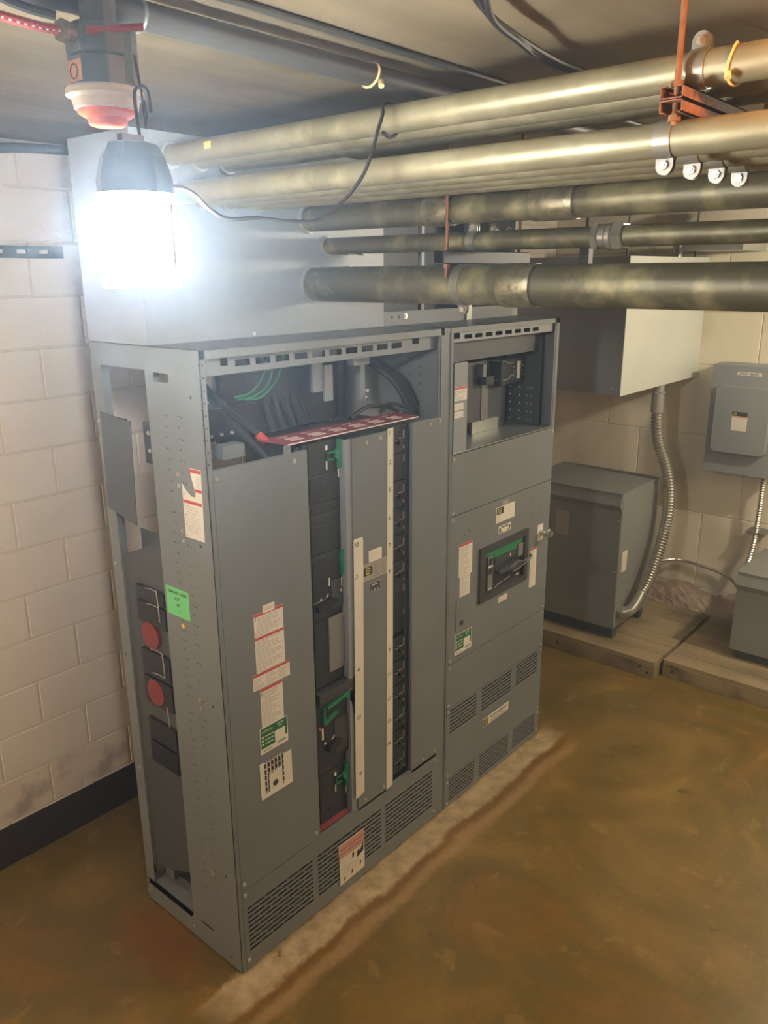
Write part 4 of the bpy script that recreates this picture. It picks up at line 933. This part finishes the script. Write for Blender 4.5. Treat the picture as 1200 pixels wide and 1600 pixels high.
# ================================================================== TIMBER PLATFORMS
def platform(label, x0,y0,y1, bolts):
    p_ = root('timber_platform', (x0,y0,0), label, 'platform', 'timber platforms under the transformers')
    MB().box(x0,x0+.038,y0,y1,0,.089).build('front_joist','wood_dark',p_,bevel=.002)
    MB().box(XW-.22,XW-.182,y0,y1,0,.089).build('rear_joist','wood_dark',p_)
    n = 5; 
    for k in range(n):
        y = y0+.019+(y1-y0-.038)*k/(n-1); MB().box(x0+.040,XW-.222,y-.018,y+.018,0,.089).build('cross_joist','wood_dark',p_)
    x = x0+.004; k = 0
    while x < XW-.19:
        x1_ = min(x+.142, XW-.17)
        MB().box(x,x1_,y0+random.uniform(0,.006),y1-random.uniform(0,.004),.090,PZ+random.uniform(-.0015,.0)).build('deck_board','wood',p_,bevel=.002); x += .1475; k += 1
    if bolts:
        for (y,z) in bolts: MB().cyl((x0+.001,y,z),(x0-.004,y,z),.009,10).build('bolt','ink',p_)
    return p_
platform('timber platform under the large transformer, its end grain showing',3.212,-.245,1.10,[(-.20,.035),(-.15,.065),(.45,.05),(.6,.07)])
platform('timber platform running out of the picture under the smaller transformer',3.30,-2.3,-.265,[(-.33,.05)])
# spalled masonry at wall base
rb = MB(); NX, NZ = 26, 9
vs = []
for i in range(NX+1):
    for j in range(NZ+1):
        y = -.52+1.0*i/NX; t = j/NZ
        top = .235+.03*math.sin(i*.55)+.012*random.random()
        x = XW-.003-.15*(1-t)**1.3*(.8+.2*random.random())*(math.sin(math.pi*i/NX)**.4 if 0<i<NX else 0)
        vs.append((x, y, .02+(top-.02)*t))
rb.add(vs, [(i*(NZ+1)+j,(i+1)*(NZ+1)+j,(i+1)*(NZ+1)+j+1,i*(NZ+1)+j+1) for i in range(NX) for j in range(NZ)])
o = rb.build('rubble','rubble'); tag(o,'crumbled pinkish masonry heaped at the base of the right wall','rubble',kind='stuff')

# ================================================================== DISCONNECT PANEL on right wall
xp = XW-.20
DP = root('disconnect_panel', (XW,-.30,1.19), 'blue-grey panel with raised rounded door on the right wall', 'electrical panel')
MB().box(xp,XW-.001,-.545,-.088,1.192,1.932).build('enclosure','bluegrey',DP,bevel=.003)
y0_,y1_,z0_,z1_ = -.495,-.135,1.345,1.800; rc = .035
pts = []
for (cy,cz,a0) in ((-y1_+rc,z0_+rc,180),(-y0_-rc,z0_+rc,270),(-y0_-rc,z1_-rc,0),(-y1_+rc,z1_-rc,90)):
    pts += [(cy+rc*math.cos(math.radians(a0+a)),cz+rc*math.sin(math.radians(a0+a))) for a in (0,22,45,68,90)]
quad(MB(),side(xp),pts,0,.055).build('raised_door','bluegrey',DP,bevel=.006)
c_ = rect(MB(),side(xp),.248,.405,1.868,1.890,0,.0008).build('name_tag','white',DP); text_part(c_,side(xp),[('SHOP  MAIN',.262,1.8725,.018,.120)],h=.0008)
Pd = side(xp-.055)
c_ = rect(MB(),Pd,.262,.362,1.505,1.632,0,.0008).build('rating_label','white',DP)
rect(MB(),Pd,.262,.362,1.603,1.632,.0008,.0011).build('dark_band','charcoal',c_); rect(MB(),Pd,.264,.360,1.593,1.601,.0008,.0011).build('red_band','pink',c_)
logo(c_,Pd,.272,1.608,.018,.0012)
fx2 = root('flexible_conduit', (XW-.08,-.45,1.19), 'narrow ribbed conduit dropping from blue-grey panel to smaller transformer', 'conduit')
pth = resample(spline([(4.27,-.475,1.19),(4.27,-.475,1.0),(4.27,-.47,.80),(4.26,-.46,.65),(4.22,-.45,.52),(4.17,-.46,.40),(4.12,-.50,.30),(4.08,-.56,.26)],10),.009)
MB().tube(pth,.019,10,ribs=.11).build('ribbed_hose','flex',fx2)
MB().box(4.25,4.379,-.53,-.41,.772,.790).cyl((4.25,-.52,.781),(4.24,-.52,.781),.008,8).build('conduit_strap','zinc',fx2)
# tall rounded conduit behind the wall box top
eb = root('elbow_conduit', (4.0,.3,2.62), 'bent bright conduit rising behind top of the wall box', 'conduit')
MB().tube(spline([(4.15,.22,2.60),(4.15,.22,2.68),(4.18,.22,2.78),(4.27,.22,2.86),(4.36,.22,2.88)],8),.036,16).build('pipe','galv',eb,smooth=True)
# wall clutter between conduits: black tube, junk
tag(MB().cyl((2.35,-.10,2.71),(3.0,-.35,2.715),.016,12).build('black_tube','black',smooth=True),'short black tube lying between the mottled and slim conduits','tube')
tag(MB().tube(spline([(2.3,.2,2.69),(2.6,.1,2.66),(3.0,.0,2.70),(3.6,-.2,2.72)],8),.006,8).build('loose_cable','redcable',smooth=True),'loose reddish cable looping between the mottled and slim conduits','cable')
tag(BOX(3.9,4.36,-.28,.1,2.66,2.70).build('wall_wireway','galv'),'pale wireway seen between the conduits on the right wall','wireway')

# room light fixtures outside the picture; the left bulb is added fill
cl_ = root('ceiling_light', (1.6,-3.0,2.9), 'warm ceiling light fixture behind the viewer', 'light fixture')
MB().box(1.0,2.2,-3.12,-2.88,2.90,CZ).build('fixture_body','grey2',cl_)
MB().box(1.02,2.18,-3.1,-2.9,2.888,2.90).build('diffuser','tubeglow',cl_)
def bulb(loc, label, zc=CZ):
    cb = root('caged_bulb', loc, label, 'lamp'); x,y,z = loc
    MB().cyl((x,y,z+.07),(x,y,zc),.018,12).build('bulb_socket','black',cb)
    for k in range(6):
        t = math.pi*k/3; MB().tube([(x+.02*math.cos(t),y+.02*math.sin(t),z+.075),(x+.07*math.cos(t),y+.07*math.sin(t),z+.03),(x+.075*math.cos(t),y+.075*math.sin(t),z-.04),(x,y,z-.09)],.0015,5).build('cage_wire','zinc',cb)
bulb((.0,-1.74,2.94),'small orange bulb hanging among the conduits beyond the picture edge')
bulb((3.35,-1.9,2.75),'bulb hanging over the aisle before the small transformer')
bulb((-2.3,.2,1.75),'added fill bulb in the left part of the room')  # bulb shape added around the left fill light
